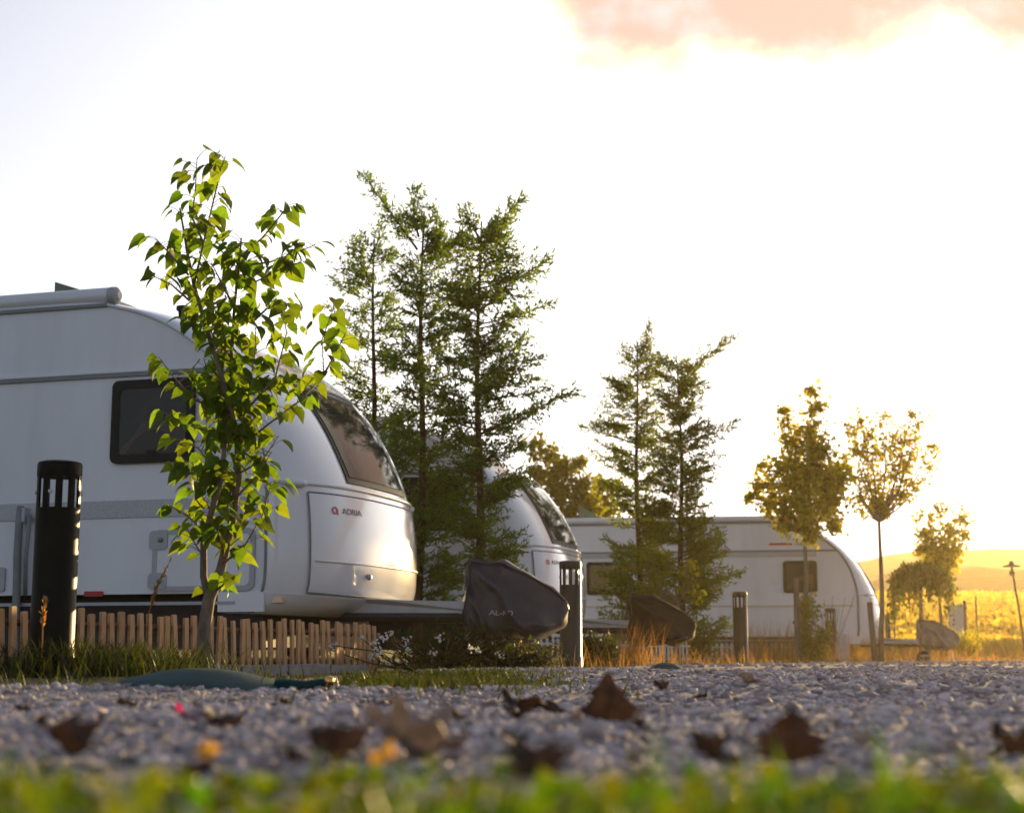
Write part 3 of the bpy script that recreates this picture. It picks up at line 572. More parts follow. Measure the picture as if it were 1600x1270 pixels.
    tv, tf = text_mesh('ADRIA', .06, .001); tv[:, 0] = tv[:, 0]*1.35; MB().add(wrap(tv, 2.55, R(-24)), tf).build('lettering', M['greyprint'], ld)
    rg = MB(); o = [(.03*math.cos(w), .026*math.sin(w)) for w in np.linspace(0, 2*math.pi, 24, endpoint=False)]; i_ = [(a*.6, b*.6) for a, b in o]; rg.ring(o, i_, -.001, .001)
    rv = np.concatenate(rg.v)[:, [0, 2, 1]]; em = MB(); em.add(wrap(rv, 2.55, R(-36)), [tuple(q) for q in rg.f[0]]); em.add(wrap(np.array([(.007, -.007, 0), (.016, .0, 0), (.036, -.026, 0), (.026, -.03, 0)]), 2.55, R(-36)), [(0, 1, 2, 3)]); em.build('emblem', M['redprint'], ld)
    # near side: strips, windows, hatches
    zt = 2.03
    xe = lambda z: float(np.interp(z, PROF[:10, 1], PROF[:10, 0]))
    MB().box(((xe(zt) - 6.0)/2, yo - .011, zt), (-6.0 - xe(zt) + 0, .014, .03)).build('trim_strip', M['trim'], t)
    MB().box(((xe(zt+.02) - 6.0)/2, yo - .009, zt + .024), (6.0 + xe(zt+.02), .012, .014)).build('trim_strip', M['awning'], t)
    def window(x0, x1, z0, z1, r=.05):
        w = MB().ring(rrect(x0, x1, z0, z1, r), rrect(x0+.06, x1-.06, z0+.06, z1-.06, r*.8), yo - .03, yo - .005).build('side_window', M['blackfr'], t)
        MB().prism(rrect(x0+.055, x1-.055, z0+.055, z1-.055, r*.8), yo - .0255, yo - .0225).build('pane', M['pane'], w)
        MB().prism(rrect(x0+.052, x1-.052, z0+.052, z1-.052, r*.8), yo - .0095, yo - .0045).build('cabin_lining', M['inside'], w)
        a, c, wd_, ht = x0 + .06, z0 + .06, x1 - x0 - .12, z1 - z0 - .12
        MB().prism([(a + wd_*p, c + ht*q) for p, q in ((.01, .02), (.99, .02), (.99, .62), (.8, .55), (.6, .56), (.45, .52), (.33, .47), (.24, .33), (.14, .20), (.04, .13))], yo - .015, yo - .0105).build('curtain', M['curtain'], w)
        MB().prism([(a + wd_*p, c + ht*q) for p, q in ((.12, .02), (.88, .02), (.84, .18), (.72, .31), (.55, .37), (.38, .34), (.22, .2))], yo - .020, yo - .016).build('cushion', M['cushion'], w)
        MB().box(((x0+x1)/2, yo - .035, z0+.075), (.06, .014, .018)).build('latch', M['blackfr'], w)
    MB().box((-3.05, yo - .006, .435), (5.7, .02, .022)).build('sill_moulding', M['palegrey'], t)
    # awning case on the roof edge
    ax0 = v['awn']
    aw = MB().tube([(ax0, yo + .03, 2.615), (ax0 - .02, yo + .03, 2.615), (-5.7, yo + .03, 2.615)], [.055, .062, .062], 14).build('awning_case', M['awning'], t, 'auto')
    MB().tube([(ax0 + .002, yo + .03, 2.615), (ax0 + .05, yo + .03, 2.615), (ax0 + .075, yo + .03, 2.615)], [.064, .062, .03], 14).build('end_cap', M['palegrey'], aw, 'auto')
    MB().box(((ax0 - 5.7)/2, yo - .012, 2.54), (5.7 + ax0, .02, .022)).build('awning_rail', M['trim'], t)
    # roof hatch, lid propped open
    hx = v['hatch']; hp = v['hatch_y']
    h = MB().box((hx - .25, hp, 2.65), (.5, .5, .06)).build('roof_hatch', M['palegrey'], t)
    Mh = Matrix.Translation((hx - .5, hp, 2.62)) @ Matrix.Rotation(R(0), 4, 'Y')
    MB().prism([(hx-.50, 2.68), (hx - .03, 2.68), (hx - .50, 2.68 + v['lid'])], hp - .25, hp + .25).build('lid', M['hatch'], h)
    MB().lathe([(.03, 0), (.035, .07), (.05, .08), (.05, .11), (.01, .12)], 12, Matrix.Translation((v['vent'], -.6, 2.52))).build('roof_vent', M['blackfr'], t, True)
    if v['kind'] == 0:
        window(-1.19, -.545, 1.40, 1.985); window(-3.4, -2.3, 1.30, 1.95)
        MB().box(((xe(1.1) - 6.0)/2, yo - .0065, 1.085), (6.0 - .012, .005, .12)).build('grey_stripe', M['stripe'], t)
        s = MB().prism(rrect(-.82, -.08, .53, .92, .05), yo - .012, yo - .002).build('service_hatch', M['wall'], t)
        MB().ring(rrect(-.835, -.065, .515, .935, .055), rrect(-.80, -.10, .55, .90, .04), yo - .016, yo - .001).prism(rrect(-.86, -.72, .80, .93, .03), yo - .022, yo - .002).prism(rrect(-.86, -.72, .53, .64, .03), yo - .022, yo - .002).build('hatch_frame', M['palegrey'], s)
        for z in (.865, .585): MB().lathe([(.001, 0), (.018, 0), (.016, .012), (.001, .014)], 12, Matrix.Translation((-.77, yo - .022, z)) @ Matrix.Rotation(math.pi/2, 4, 'X')).build('hatch_lock', M['trim'], s, True)
        MB().prism(rrect(-2.3, -2.0, .53, .70, .02), yo - .015, yo - .003).build('vent_grille', M['palegrey'], t)
        MB().prism(rrect(-1.355, -1.21, .487, .523, .008), yo - .016, yo - .004).build('reflector', M['red'], t)
        c = MB().box((-1.86, yo - .035, 1.06), (.07, .07, .10)).build('socket_box', M['palegrey'], t)
        MB().tube([(-1.87, yo - .05, 1.12), (-1.87, yo - .06, 1.0), (-1.88, yo - .05, .8), (-1.87, yo - .05, .5), (-1.86, yo - .06, .2), (-1.8, yo - .1, 0.02)], .028, 8).tube([(-1.80, yo - .045, 1.06), (-1.79, yo - .06, .95), (-1.81, yo - .05, .75), (-1.80, yo - .05, .5)], .016, 6).build('cable', M['trim'], c, True)
    else:
        window(-1.30, -.70, 1.28, 1.85); window(-4.86, -4.2, 1.26, 1.86)
        MB().box((-3.3, yo - .006, 1.97), (5.2, .006, .10)).build('grey_stripe', M['stripe'], t)
        MB().box(((-.04 - 6.0)/2, yo - .01, 1.045), (5.9, .014, .03)).build('belt_moulding', mat('belt_gold', (.55, .5, .42), .25, coat=.4), t)
        MB().prism([(-1.55, 2.135), (-1.12, 2.135), (-1.14, 2.175), (-1.52, 2.175)], yo - .008, yo - .003).build('red_decal', M['redprint'], t)
        tv, tf = text_mesh('ADRIA', .085, .002); tv = np.stack([tv[:, 0]*1.6 - .88, np.full(len(tv), yo - .006) - tv[:, 2], tv[:, 1] + 2.155], -1); MB().add(tv, tf).build('lettering', M['greyprint'], t)
        MB().prism(rrect(-4.1, -3.3, .55, .95, .04), yo - .012, yo - .002).build('service_hatch', M['wall'], t)
    # running gear
    MB().box((-2.95, 0, .325), (5.7, 1.9, .37)).box((-.2, 0, .39), (.7, 1.2, .08)).build('chassis', M['chassis'], t)
    for y in (-1.0, 1.0): wheel(t, -3.3, y, .33, .2)
    d = MB().prism([(.10, .355), (1.30, .375), (1.30, .455), (.5, .475), (.10, .475)], -.4, .4)
    vv = np.concatenate(d.v); k = np.clip((vv[:, 0] - .3)/1.0, 0, 1); vv[:, 1] *= 1 - .72*k; d.v = [vv]; d.build('drawbar_cover', M['deck'], t)
    MB().tube([(.1, -.5, .35), (1.3, -.06, .35)], .035, 6).tube([(.1, .5, .35), (1.3, .06, .35)], .035, 6).tube([(1.2, 0, .37), (1.62, 0, .40)], .04, 8).build('drawbar', M['chassis'], t)
    j = MB().tube([(1.18, -.12, .16), (1.18, -.06, .5)], .024, 8).build('jockey_stand', M['alu'], t)
    wheel(j, 1.18, -.12, .125, .07)
    MB().tube([(1.12, -.18, .155), (1.30, -.19, .165)], .018, 8).build('clamp_handle', M['palegrey'], j, True)
    return t
CAR1 = (GX(499, 11.40) , 11.40)
def P2(px, Y): return (GX(px, Y), Y)
def place(xy, dz=0): return (xy[0], xy[1], float(gz(*xy)) + dz)
CAR1 = (-1.32, 11.40); YAW1 = R(-17)
CAR2 = (0.28, 17.35); YAW2 = R(-17)
CAR3 = (6.36, 28.7); YAW3 = R(-10)
caravan('large white caravan nearest the camera behind the wooden picket fence', place(CAR1, .02), YAW1, dict(kind=0, awn=-1.27, hatch=-1.45, hatch_y=-.55, lid=.16, vent=-.98))
caravan('white caravan in the middle, mostly hidden behind the tall conifers', place(CAR2, .02), YAW2, dict(kind=0, awn=-1.27, hatch=-2.3, hatch_y=-.4, lid=.02, vent=-.9))
caravan('far white caravan seen side-on with a thin gold belt line', place(CAR3, -.05), YAW3, dict(kind=1, awn=-.55, hatch=-4.55, hatch_y=-.5, lid=.28, vent=-4.2))

def hitch_cover(label, car, yaw, m, black, writing, sc=1.0, off=1.37):
    """a cloth bag pulled over the hitch: high at the caravan end, sloping down to its nose"""
    ca, sa = math.cos(yaw), math.sin(yaw); o = (car[0] + off*ca, car[1] + off*sa); z = float(gz(*o)) + .02
    t = thing('hitch_cover', label, 'cover', (o[0], o[1], z), yaw, 'covered towing hitches')
    X = [-.40, -.375, -.34, -.31, -.2, -.05, .09, .275, .38, .40]; T = [.50, .53, .755, .77, .75, .745, .665, .55, .45, .40]; Bt = [.48, .45, .32, .25, .21, .20, .20, .22, .29, .38]; D = [.03, .10, .17, .20, .23, .25, .23, .18, .11, .05]
    nu, nv = 72, 64; h2 = nv//2; pts = []
    for x in np.linspace(-.40, .40, nu):
        tp, bt, dp = np.interp(x, X, T), np.interp(x, X, Bt), np.interp(x, X, D); row = []
        for k in range(nv):
            front = k < h2; v = (k/(h2-1)) if front else 1 - (k-h2)/(h2-1)
            f = min(1, .10 + 1.05*v**.55)*(1 - .22*max(0, (v-.86)/.14)**2); zz = tp + (bt-tp)*v
            ang = math.atan2(zz - .80, x + .40); rr = math.hypot(zz - .80, x + .40); nz = mnoise(Vector((x*3.2, zz*3.2, 3.0*front)))
            q1 = 1 - abs(math.sin(ang*5.2 + 1.9*nz + .6)); q2 = 1 - abs(mnoise(Vector((ang*3.1 + 5, rr*2.0, 7.0*front)))*2.2); q3 = mnoise(Vector((x*11, zz*11, 2.0)))
            fold = (.055*q1**2.2 + .040*max(q2, 0)**2 + .012*q3)*min(1, rr*3)*min(1, (.42-abs(x))*9)
            hem = max(0, (v-.8)/.2)*.035*mnoise(Vector((x*9, 1.0, 4.0*front)))
            row.append((x + .016*math.sin(zz*15) + .010*nz, (-1 if front else 1)*(dp*f + fold - .03), zz + hem + .012*mnoise(Vector((x*8, 0, zz*2))) - (.010*abs(math.sin(x*11)) if v < .05 else 0)))
        pts.append(row)
    pts = np.array(pts)*sc; mb = MB(); wrapv = np.concatenate([pts, pts[:, :1]], 1); mb.grid(wrapv.reshape(-1, 3)[:, :], nu, nv+1); bo = mb.build('cover_cloth', m, t, True)
    MB().tube([pts[i, 2] + np.array([0, -.008, .006]) for i in range(2, nu-2, 3)], .008, 5).build('piping', M['piping'], bo, True)
    MB().tube([pts[9, k] + np.array([0, -.006, 0]) for k in range(1, h2-2, 3)], .007, 5).build('seam', M['piping'], bo, True)
    lowp = pts[:, h2-4]; MB().tube([p + np.array([0, -.006, 0]) for p in lowp[3:-3:3]], .006, 5).build('drawcord', M['piping'], bo, True)
    if writing:
        tv, tf = text_mesh(writing, .05, .001); tv[:, 0] = tv[:, 0]*1.25 - .02; tv[:, 1] += .36; tv[:, 1] -= tv[:, 0]*.04
        fr = pts[:, h2-1::-1]; vv = []
        for q in tv:
            i = min(max((q[0]/sc + .4)/.8*(nu-1), 0), nu-1); row = fr[int(i)]*(1-i % 1) + fr[min(int(i)+1, nu-1)]*(i % 1)
            vv.append((q[0], float(np.interp(q[1], row[:, 2], row[:, 1])) - .006 - q[2], q[1]))
        MB().add(vv, tf).build('lettering', M['palegrey'], bo)
    return t
hitch_cover('charcoal cloth cover with pale lettering over the towing hitch of the near caravan', CAR1, YAW1, M['cover'], 0, 'AL-KO', 1.0, 1.40)
hitch_cover('black cloth cover over the towing hitch half hidden by the olive conifers', CAR2, YAW2, M['coverblack'], 1, None, 1.0, 1.40)
hitch_cover('faded grey wrinkled cover on the towing hitch beside the mesh fence', CAR3, YAW3, M['covergrey'], 0, None, 1.0, 1.45)

# ---------------------------------------------------------------- bollards
def bollard(label, px, Y, body, yb=None):
    b = on(px, Y); t = thing('bollard_light', label, 'bollard light', b, 0, 'bollard lights along the lane'); H = .92; r = .092; t.rotation_euler.z = math.atan2(-b.y, -b.x) + R(18)
    MB().lathe([(r*1.06, -.05), (r*1.06, .10), (r*1.02, .105), (r, .11), (r, .70), (r*.6, .70)], 36).build('post', body, t, 'auto')
    MB().lathe([(r*.08, .69), (r*.08, .72), (r*.13, .74), (r*.13, .80), (r*.08, .845)], 20).build('lamp_tube', M['diffuser'], t, True)
    n = 10; g = MB()
    for k in range(n):
        a0 = 2*math.pi*(k + .24)/n; a1 = 2*math.pi*(k + .76)/n
        pr = [(q*math.cos(a), q*math.sin(a)) for a in np.linspace(a0, a1, 4) for q in (r, r*.9)]
        v = [(x, y, z) for z in (.70, .835) for x, y in pr]; f = []
        for i in range(3): f += [(2*i, 2*i+2, 10+2*i, 8+2*i), (2*i+1, 9+2*i, 11+2*i, 2*i+3)]
        f += [(0, 8, 9, 1), (6, 7, 15, 14)]; g.add(v, f)
    g.build('grille', body, t)
    MB().lathe([(r, .833), (r*1.02, .84), (r*1.02, .885), (r*.98, .895), (r*.75, .902), (.01, .905)], 36).build('cap', body, t, 'auto')
    for a in (-100, -40, 80): MB().lathe([(.001, 0), (.009, 0), (.008, .006), (.001, .007)], 10, Matrix.Rotation(R(a), 4, 'Z') @ Matrix.Translation((r, 0, .765)) @ Matrix.Rotation(math.pi/2, 4, 'Y')).build('screw', M['alu'], t)
    return t
bollard('black cylindrical bollard light nearest the camera by the wooden picket fence', 80, 6.55, M['boll'])
bollard('dark bollard light right of the charcoal hitch cover', 892, 13.0, M['bollb'])
bollard('brown bollard light standing right of the olive conifers', 1158, 19.7, M['bollb'])
bollard('brown bollard light with flowers behind it, before the far caravan nose', 1300, 26.2, M['bollb'])

# ---------------------------------------------------------------- fences
def picket_fence(label, p0, n, step, h, pm, rm, w, th, lean, cat='fence', name='picket_fence', rails=(.22, .78), dirv=RD, pts=False):
    a = math.atan2(dirv[1], dirv[0]); base = (p0[0], p0[1], float(gz(*p0)))
    t = thing(name, label, cat, base, a, None)
    L = n*step; e = p0 + np.array(dirv)*L; dz = float(gz(*e)) - base[2]
    for z in rails: MB().tube([(-.03, .018, h*z), (L*.5, .018, h*z + dz/2), (L+.02, .018, h*z + dz)], .017 if rails[0] < .5 else .012, 6).build('rail', rm, t)
    meshes = []
    for k in range(3):
        hh = h*(1 + .02*(k-1)); prof = [(-w/2, -.03), (w/2, -.03), (w/2, hh - .006), (w/2 - .007, hh), (-w/2 + .007, hh), (-w/2, hh - .006)] if not pts else [(-w/2, -.03), (w/2, -.03), (w/2, hh - w/2), (0, hh), (-w/2, hh - w/2)]
        o = MB().prism(prof, -th, .0).build('picket', pm, t); meshes.append(o)
    for i in range(n):
        o = meshes[i % 3] if i < 3 else meshes[int(rng.integers(3))].copy()
        if i >= 3: COL.objects.link(o); o.parent = t
        x = i*step + .005*rng.normal(); o.location = (x, 0, dz*x/L + .006*rng.normal()); o.rotation_euler = (R(rng.normal()*1.5), R(lean + rng.normal()*1.2), R(rng.normal()*4))
    return t
f0 = np.array([GX(80, 7.0), 7.0]) - RD*1.0
picket_fence('low natural wood picket fence in front of the near caravan', f0, 55, .0805, .302, M['picket'], M['rail'], .037, .015, -3)
picket_fence('low white picket fence passing beneath the black hitch cover', np.array([.23, 15.5]), 34, .135, .28, M['whitefence'], M['whitefence'], .048, .008, 0, pts=True, dirv=np.array([.44, .898]))
picket_fence('low white picket fence beside the far caravan behind dry grass', np.array([GX(1088, 24.2), 24.2]), 24, .115, .32, M['whitefence'], M['whitefence'], .05, .01, 0, pts=True, dirv=np.array([.78, .626]))
def mesh_fence():
    Y = 46.0; x0, x1 = GX(1378, Y), GX(1700, Y); h = 1.72
    t = thing('wire_mesh_fence', 'wire mesh fence with thin posts along the edge of the yellow field', 'fence', (x0, Y, float(gz(x0, Y)))); L = x1 - x0; mb = MB()
    for z in np.arange(.05, h, .17): mb.tube([(0, 0, z), (L, 0, z)], .006, 3)
    for x in np.arange(0, L, .13): mb.tube([(x, .006, .02), (x, .006, h)], .004, 3)
    mb.build('wire_mesh', M['wire'], t)
    for x in np.arange(.4, L, 2.45): MB().tube([(x, -.02, 0), (x, -.02, h + .12)], .03, 8).build('post', M['metaldark'], t)
mesh_fence()

# ---------------------------------------------------------------- other things on the verge
def along_lane(p, off, t): return p + RD*t + np.array([RD[1], -RD[0]])*off
def kerb():
    s = f0 + RD*1.2; mb = MB(); n = 5
    a = math.atan2(RD[1], RD[0])
    for i in range(n):
        c = along_lane(s, .22, .25 + i*.5); Mx = Matrix.Translation((c[0], c[1], float(gz(*c)))) @ Matrix.Rotation(a, 4, 'Z') @ Matrix.Rotation(R(rng.normal()*.7), 4, 'Y')
        mb.box((0, 0, .0), (.488, .11, .10), Mx, .97)
    struct(mb.build('kerb', M['stone']))
kerb()
c = on(14, 6.75); tag(MB().box((0, 0, .02), (.30, .16, .085), None, .9).build('paving_block', M['stone']), 'grey concrete block lying in the grass left of the near bollard', 'block'); bpy.data.objects['paving_block'].location = c; bpy.data.objects['paving_block'].rotation_euler = (R(3), R(-3), R(15))
def lid(label, px, Y, r, rise, tilt, brass):
    c = on(px, Y); t = thing('domed_lid', label, 'lid', (c.x, c.y, c.z), 0, 'teal plastic lids in the verge'); t.rotation_euler = (R(2), R(tilt), 0)
    MB().lathe([(r*1.04, -.05), (r*1.04, .006), (r*.98, .012), (r*.9, .022), (r*.72, .3*rise+.022), (r*.5, .72*rise+.02), (r*.25, .95*rise+.02), (.005, rise+.02)], 48).build('dome', M['teal'], t, True)
    if brass:
        MB().tube([(r*.9, -.05, .012), (r*1.25, -.08, .016), (r*1.52, -.1, .034)], [.026, .018, .012], 8).build('spout', M['teal'], t, True)
        MB().lathe([(.005, 0), (.014, 0), (.014, .022), (.005, .026)], 12, Matrix.Translation((r*1.52, -.1, .024))).build('plug', M['brass'], t, True)
lid('wide teal domed plastic lid lying at the foot of the young tree', 318, 4.55, .25, .036, 1.5, True)
lid('small dark teal lid at the gravel edge below the olive conifers', 1040, 11.0, .14, .045, 0, False)
def post(label, px, Y, ytop, r, m, name='wooden_post', cat='post', tilt=0):
    c = on(px, Y); h = P(px, ytop, Y).z - c.z; o = MB().lathe([(r*1.05, -.05), (r, h*.5), (r*.95, h - .01), (r*.8, h)], 12).build(name, m, None, 'auto'); o.location = c; o.rotation_euler = (0, R(tilt), 0); return tag(o, label, cat)
post('grey timber stake beside the dense golden brown tree', 1247, 24.0, 903, .045, M['post'])
post('dark timber stake leaning by the airy golden tree trunk', 1367, 25.9, 940, .05, M['post'], tilt=-3)
post('short dark post between the far caravan nose and the mesh fence', 1389, 33, 960, .06, M['metaldark'])
post('thin dark post right of the white service cabinet', 1511, 36, 938, .035, M['metaldark'])
def cabinet():
    Y = 36.5; c = on(1496, Y); h = P(1496, 946, Y).z - c.z; t = thing('service_cabinet', 'white service cabinet standing near the mesh fence below the hills', 'cabinet', c, R(-8))
    MB().box((0, 0, h/2 - .02), (.32, .26, h)).build('body', M['whitebox'], t); MB().box((0, 0, h), (.35, .29, .04), None, .9).build('roof', M['palegrey'], t); MB().box((0, -.135, h*.58), (.26, .012, h*.7)).build('door', M['whitebox'], t)
cabinet()
def white_panel():
    c = on(1319, 26.6); h = P(1319, 990, 26.6).z - c.z; o = MB().prism(rrect(-.10, .10, -.03, h, .015), -.02, .02).build('white_board', M['whitefence']); o.location = c; tag(o, 'small white board standing right of the farthest bollard light', 'board')
white_panel()
def lamp():
    Y = 44.0; c = on(1604, Y); t = thing('lamp_post', 'slim dark lamp post with a flat disc shade before the yellow field', 'street lamp', c); h = P(1590, 878, Y).z - c.z; dx = GX(1588, Y) - c.x
    MB().tube([(0, 0, 0), (dx*.5, 0, h*.5), (dx*.92, 0, h*.88)], [.045, .036, .03], 10).build('pole', M['metaldark'], t, True)
    tx = Matrix.Translation((dx, 0, h*.86)); MB().lathe([(.04, 0), (.08, .03), (.085, .12), (.04, .15), (.02, .3)], 16, tx).build('lamp_housing', M['metaldark'], t, True)
    MB().lathe([(.02, .28), (.24, .25), (.25, .275), (.09, .32), (.06, .40), (.01, .42)], 26, tx).build('lamp_shade', M['metaldark'], t, True)
lamp()
def vine():
    base = on(1268, 24.1); t = thing('climbing_vine', 'leafy green vine climbing the base of the dense golden brown tree', 'vine', base); mb = MB(); lb = MB()
    for k in range(26):
        q = [(1262 + rng.normal()*12, 1030), (1262 + rng.normal()*9, 985), (1260 + rng.normal()*8, 940), (1262 + rng.normal()*10, 915 + 60*rng.random())] if k < 16 else [(1268 + 25*rng.random(), 1030), (1275 + 20*rng.random(), 1000), (1282 + 22*rng.random(), 960 + 40*rng.random())]
        p = along(np.array([np.array(P(a, b, 24.15 + .08*rng.normal())) - np.array(base) for a, b in q]), np.linspace(0, 1, 8)); mb.tube(p, .005, 4, cap=False)
        n = 42; cc = along(p, rng.random(n)**1.4) + .045*rng.normal(size=(n, 3)); leaves(lb, cc, .05 + .03*rng.random(n), rdir(n) + [0, 0, -.7], rdir(n) + [0, -.5, .3], DV, DF, wid=1.3)
    mb.build('stem', M['bark'], t); lb.build('foliage', M['yleaf'], t)
vine()
def bush(label, px, Y, w, h, m, leaf, n, name='bush'):
    base = on(px, Y); t = thing(name, label, 'bush', base); mb = MB(); lb = MB()
    for k in range(40):
        a = rng.random()*2*math.pi; e = np.array([math.cos(a)*w*rng.random()**.5, math.sin(a)*w*rng.random()**.5, h*(.4 + .6*rng.random())]); p = along(np.array([(0, 0, 0), e*[.6, .6, .6], e]), np.linspace(0, 1, 5)); mb.tube(p, .005, 4, cap=False)
        c = along(p, .3 + .7*rng.random(n)) + .05*rng.normal(size=(n, 3)); leaves(lb, c, leaf*(.7 + .6*rng.random(n)), rdir(n) + [0, 0, .5], rdir(n), DV, DF, wid=.8)
    mb.build('stem', M['bark'], t); lb.build('foliage', m, t)
bush('low olive bush at the foot of the white service cabinet', 1508, 34.5, .42, .75, M['gold'], .07, 40)
bush('low green weed bush right of the dark bollard beside the charcoal cover', 925, 14.6, .30, .26, M['grass'], .05, 40)
bush('low green weeds growing below the charcoal hitch cover', 800, 10.4, .30, .14, M['grass'], .04, 40)
bush('low leafy weed bush under the drawbar of the near caravan', 690, 10.4, .45, .26, M['grass'], .045, 46)

# grasses
mb = MB(); n = 5200; tt = rng.random(n)*36 - 3; of = -1.3 + 1.62*rng.random(n)**.9; p = B0 + RD*tt[:, None] + np.array([RD[1], -RD[0]])*of[:, None]
clump = .5 + .5*np.sin(p[:, 0]*5.3 + p[:, 1]*2.1)*np.sin(p[:, 1]*3.7); h = (.03 + .11*rng.random(n)**2)*(.45 + clump)*np.where((tt > -.2) & (tt < 3.4), .25, 1); blades(mb, p[:, 0], p[:, 1], h, .004 + .0045*rng.random(n), .8)
x = B0[0] + .10 + rng.normal(size=1500)*.30; y = B0[1] + .02 + rng.normal(size=1500)*.24; blades(mb, x, y, .05 + .15*rng.random(1500), .004 + .004*rng.random(1500), .9)
x = GX(200, 6.9) + rng.normal(size=900)*.13; y = 6.9 + rng.normal(size=900)*.14; blades(mb, x, y, .06 + .12*rng.random(900), .004 + .004*rng.random(900), .9)
n = 3800; y = 4.35 + 2.6*rng.random(n); x = -3.2 + 2.9*rng.random(n); k = rng.random(n) < .12 + .2*(x < -1.35) + .65*(np.sin(x*4 + y*3) > -.2)*(x < -.9); x, y = x[k], y[k]; n = len(x); blades(mb, x, y, .010 + .045*rng.random(n)**2.5*(1 + (x < -1.3)), .003 + .004*rng.random(n), .9)
stuff(mb.build('verge_grass', M['grass']), 'rough green grass along the verge of the lane', 'grass')
mb = MB(); n = 4200; x = GX(690, 6.2) + rng.normal(size=n)*.22; y = 6.2 + rng.normal(size=n)*.75; blades(mb, x, y, .02 + .04*rng.random(n), .004 + .005*rng.random(n), .9)
stuff(mb.build('lawn_patch', M['grass']), 'low green grass patch beside the gravel before the drawbar', 'grass')
mb = MB(); n = 3600; tt = 5 + rng.random(n)*24; of = -1.2 + 1.5*rng.random(n); p = B0 + RD*tt[:, None] + np.array([RD[1], -RD[0]])*of[:, None]; blades(mb, p[:, 0], p[:, 1], .06 + .26*rng.random(n)**2.2, .003 + .004*rng.random(n), .8)
x = GX(1205, 24.8) + rng.normal(size=700)*.5; y = 24.9 + rng.normal(size=700)*.3; blades(mb, x, y, .25 + .55*rng.random(700), .005 + .004*rng.random(700), .6)
x = GX(1420, 31) + rng.normal(size=1400)*1.4; y = 31 + rng.normal(size=1400)*2.2; blades(mb, x, y, .08 + .3*rng.random(1400)**2, .008 + .006*rng.random(1400), .7)
stuff(mb.build('dry_grass', M['straw']), 'sparse straw-coloured dry grass among the verge', 'grass')
mb = MB(); x = GX(985, 15.4) + rng.normal(size=420)*.11; y = 15.5 + rng.normal(size=420)*.14; blades(mb, x, y, .13 + .40*rng.random(420)**1.7, .004 + .003*rng.random(420), .75)
tag(mb.build('dry_grass_tuft', M['straw']), 'tall orange tuft of dry grass left of the small dark teal lid', 'grass tuft')
def stalks(label, name, q, Y, m, head):
    base = on(q[0][0], Y); t = thing(name, label, 'plant', base); p = [P(a, b, Y) - base for a, b in q]; MB().tube([Vector((0, 0, -.01))] + p[1:], list(np.linspace(.004, .0015, len(p))), 5).build('stem', m, t, True)
    lb = MB(); pp = np.array([v[:] for v in p]); n = 60; c = along(pp, 1 - head*rng.random(n)); d = norm(pp[-1] - pp[-2]); leaves(lb, c, .02 + .012*rng.random(n), d + .35*rng.normal(size=(n, 3)), rdir(n), SV, SF, wid=2); lb.build('seed_head', m, t)
stalks('tall straw grass stalk with a slender seed head left of the young tree', 'grass_stalk', [(228, 1040), (232, 960), (243, 920), (266, 876)], 7.2, M['straw'], .45)
stalks('short grass stalk standing in front of the black bollard', 'grass_stalk', [(66, 1040), (66, 1000), (67, 965), (71, 938)], 6.3, M['straw'], .4)
def flowers(label, px, Y, n, sp, h0, h1):
    base = on(px, Y); t = thing('wild_flowers', label, 'flowers', base); mb = MB(); fb = MB()
    for k in range(n):
        b = np.array([rng.normal()*sp*.25, rng.normal()*sp*.25, 0]); e = b + [rng.normal()*sp, rng.normal()*sp, h0 + (h1-h0)*rng.random()]; mb.tube(along(np.array([b, (b+e)/2 + rng.normal(size=3)*.02, e]), np.linspace(0, 1, 5)), .003, 4, cap=False)
        m_ = 14; leaves(fb, e + rng.normal(size=(m_, 3))*.012, .016 + .01*rng.random(m_), rdir(m_), rdir(m_), DV, DF, wid=1.4)
    mb.build('stem', M['grass'], t); fb.build('blossom', M['flower'], t)
flowers('small white wildflowers on thin stems right of the wooden picket fence', 655, 9.6, 16, .28, .05, .24)
flowers('tall pale wildflowers rising behind the farthest bollard light', 1300, 26.6, 10, .22, .75, 1.15)
# ---- near grass, out of focus
mb = MB(); n = 2700; y = .48 + .85*rng.random(n)**1.3; x = (rng.random(n)*2-1)*(.22 + .38*y)*1.7
hmap = .5 + .5*np.sin(x*13 + 1.1)*np.sin(x*7.3 + y*9 + .4); k = rng.random(n) < (.25 + .9*hmap)*(1.15 - .75*(y - .48)/.85); x, y, hmap = x[k], y[k], hmap[k]; n = len(x)
blades(mb, x, y, (.024 + .038*rng.random(n))*(.55 + .85*hmap), .004 + .005*rng.random(n), .8)
m_ = 3400; y = .5 + .65*rng.random(m_); x = (rng.random(m_)*2-1)*(.25 + .4*y)*1.6; leaves(mb, np.stack([x, y, gz(x, y) + .004 + .028*rng.random(m_)], -1), .012 + .010*rng.random(m_), rdir(m_), rdir(m_) + [0, 0, 1], DV, DF, wid=1.5)
stuff(mb.build('grass', M['lushgrass']), 'lush green grass and clover at the near edge of the lane', 'grass')

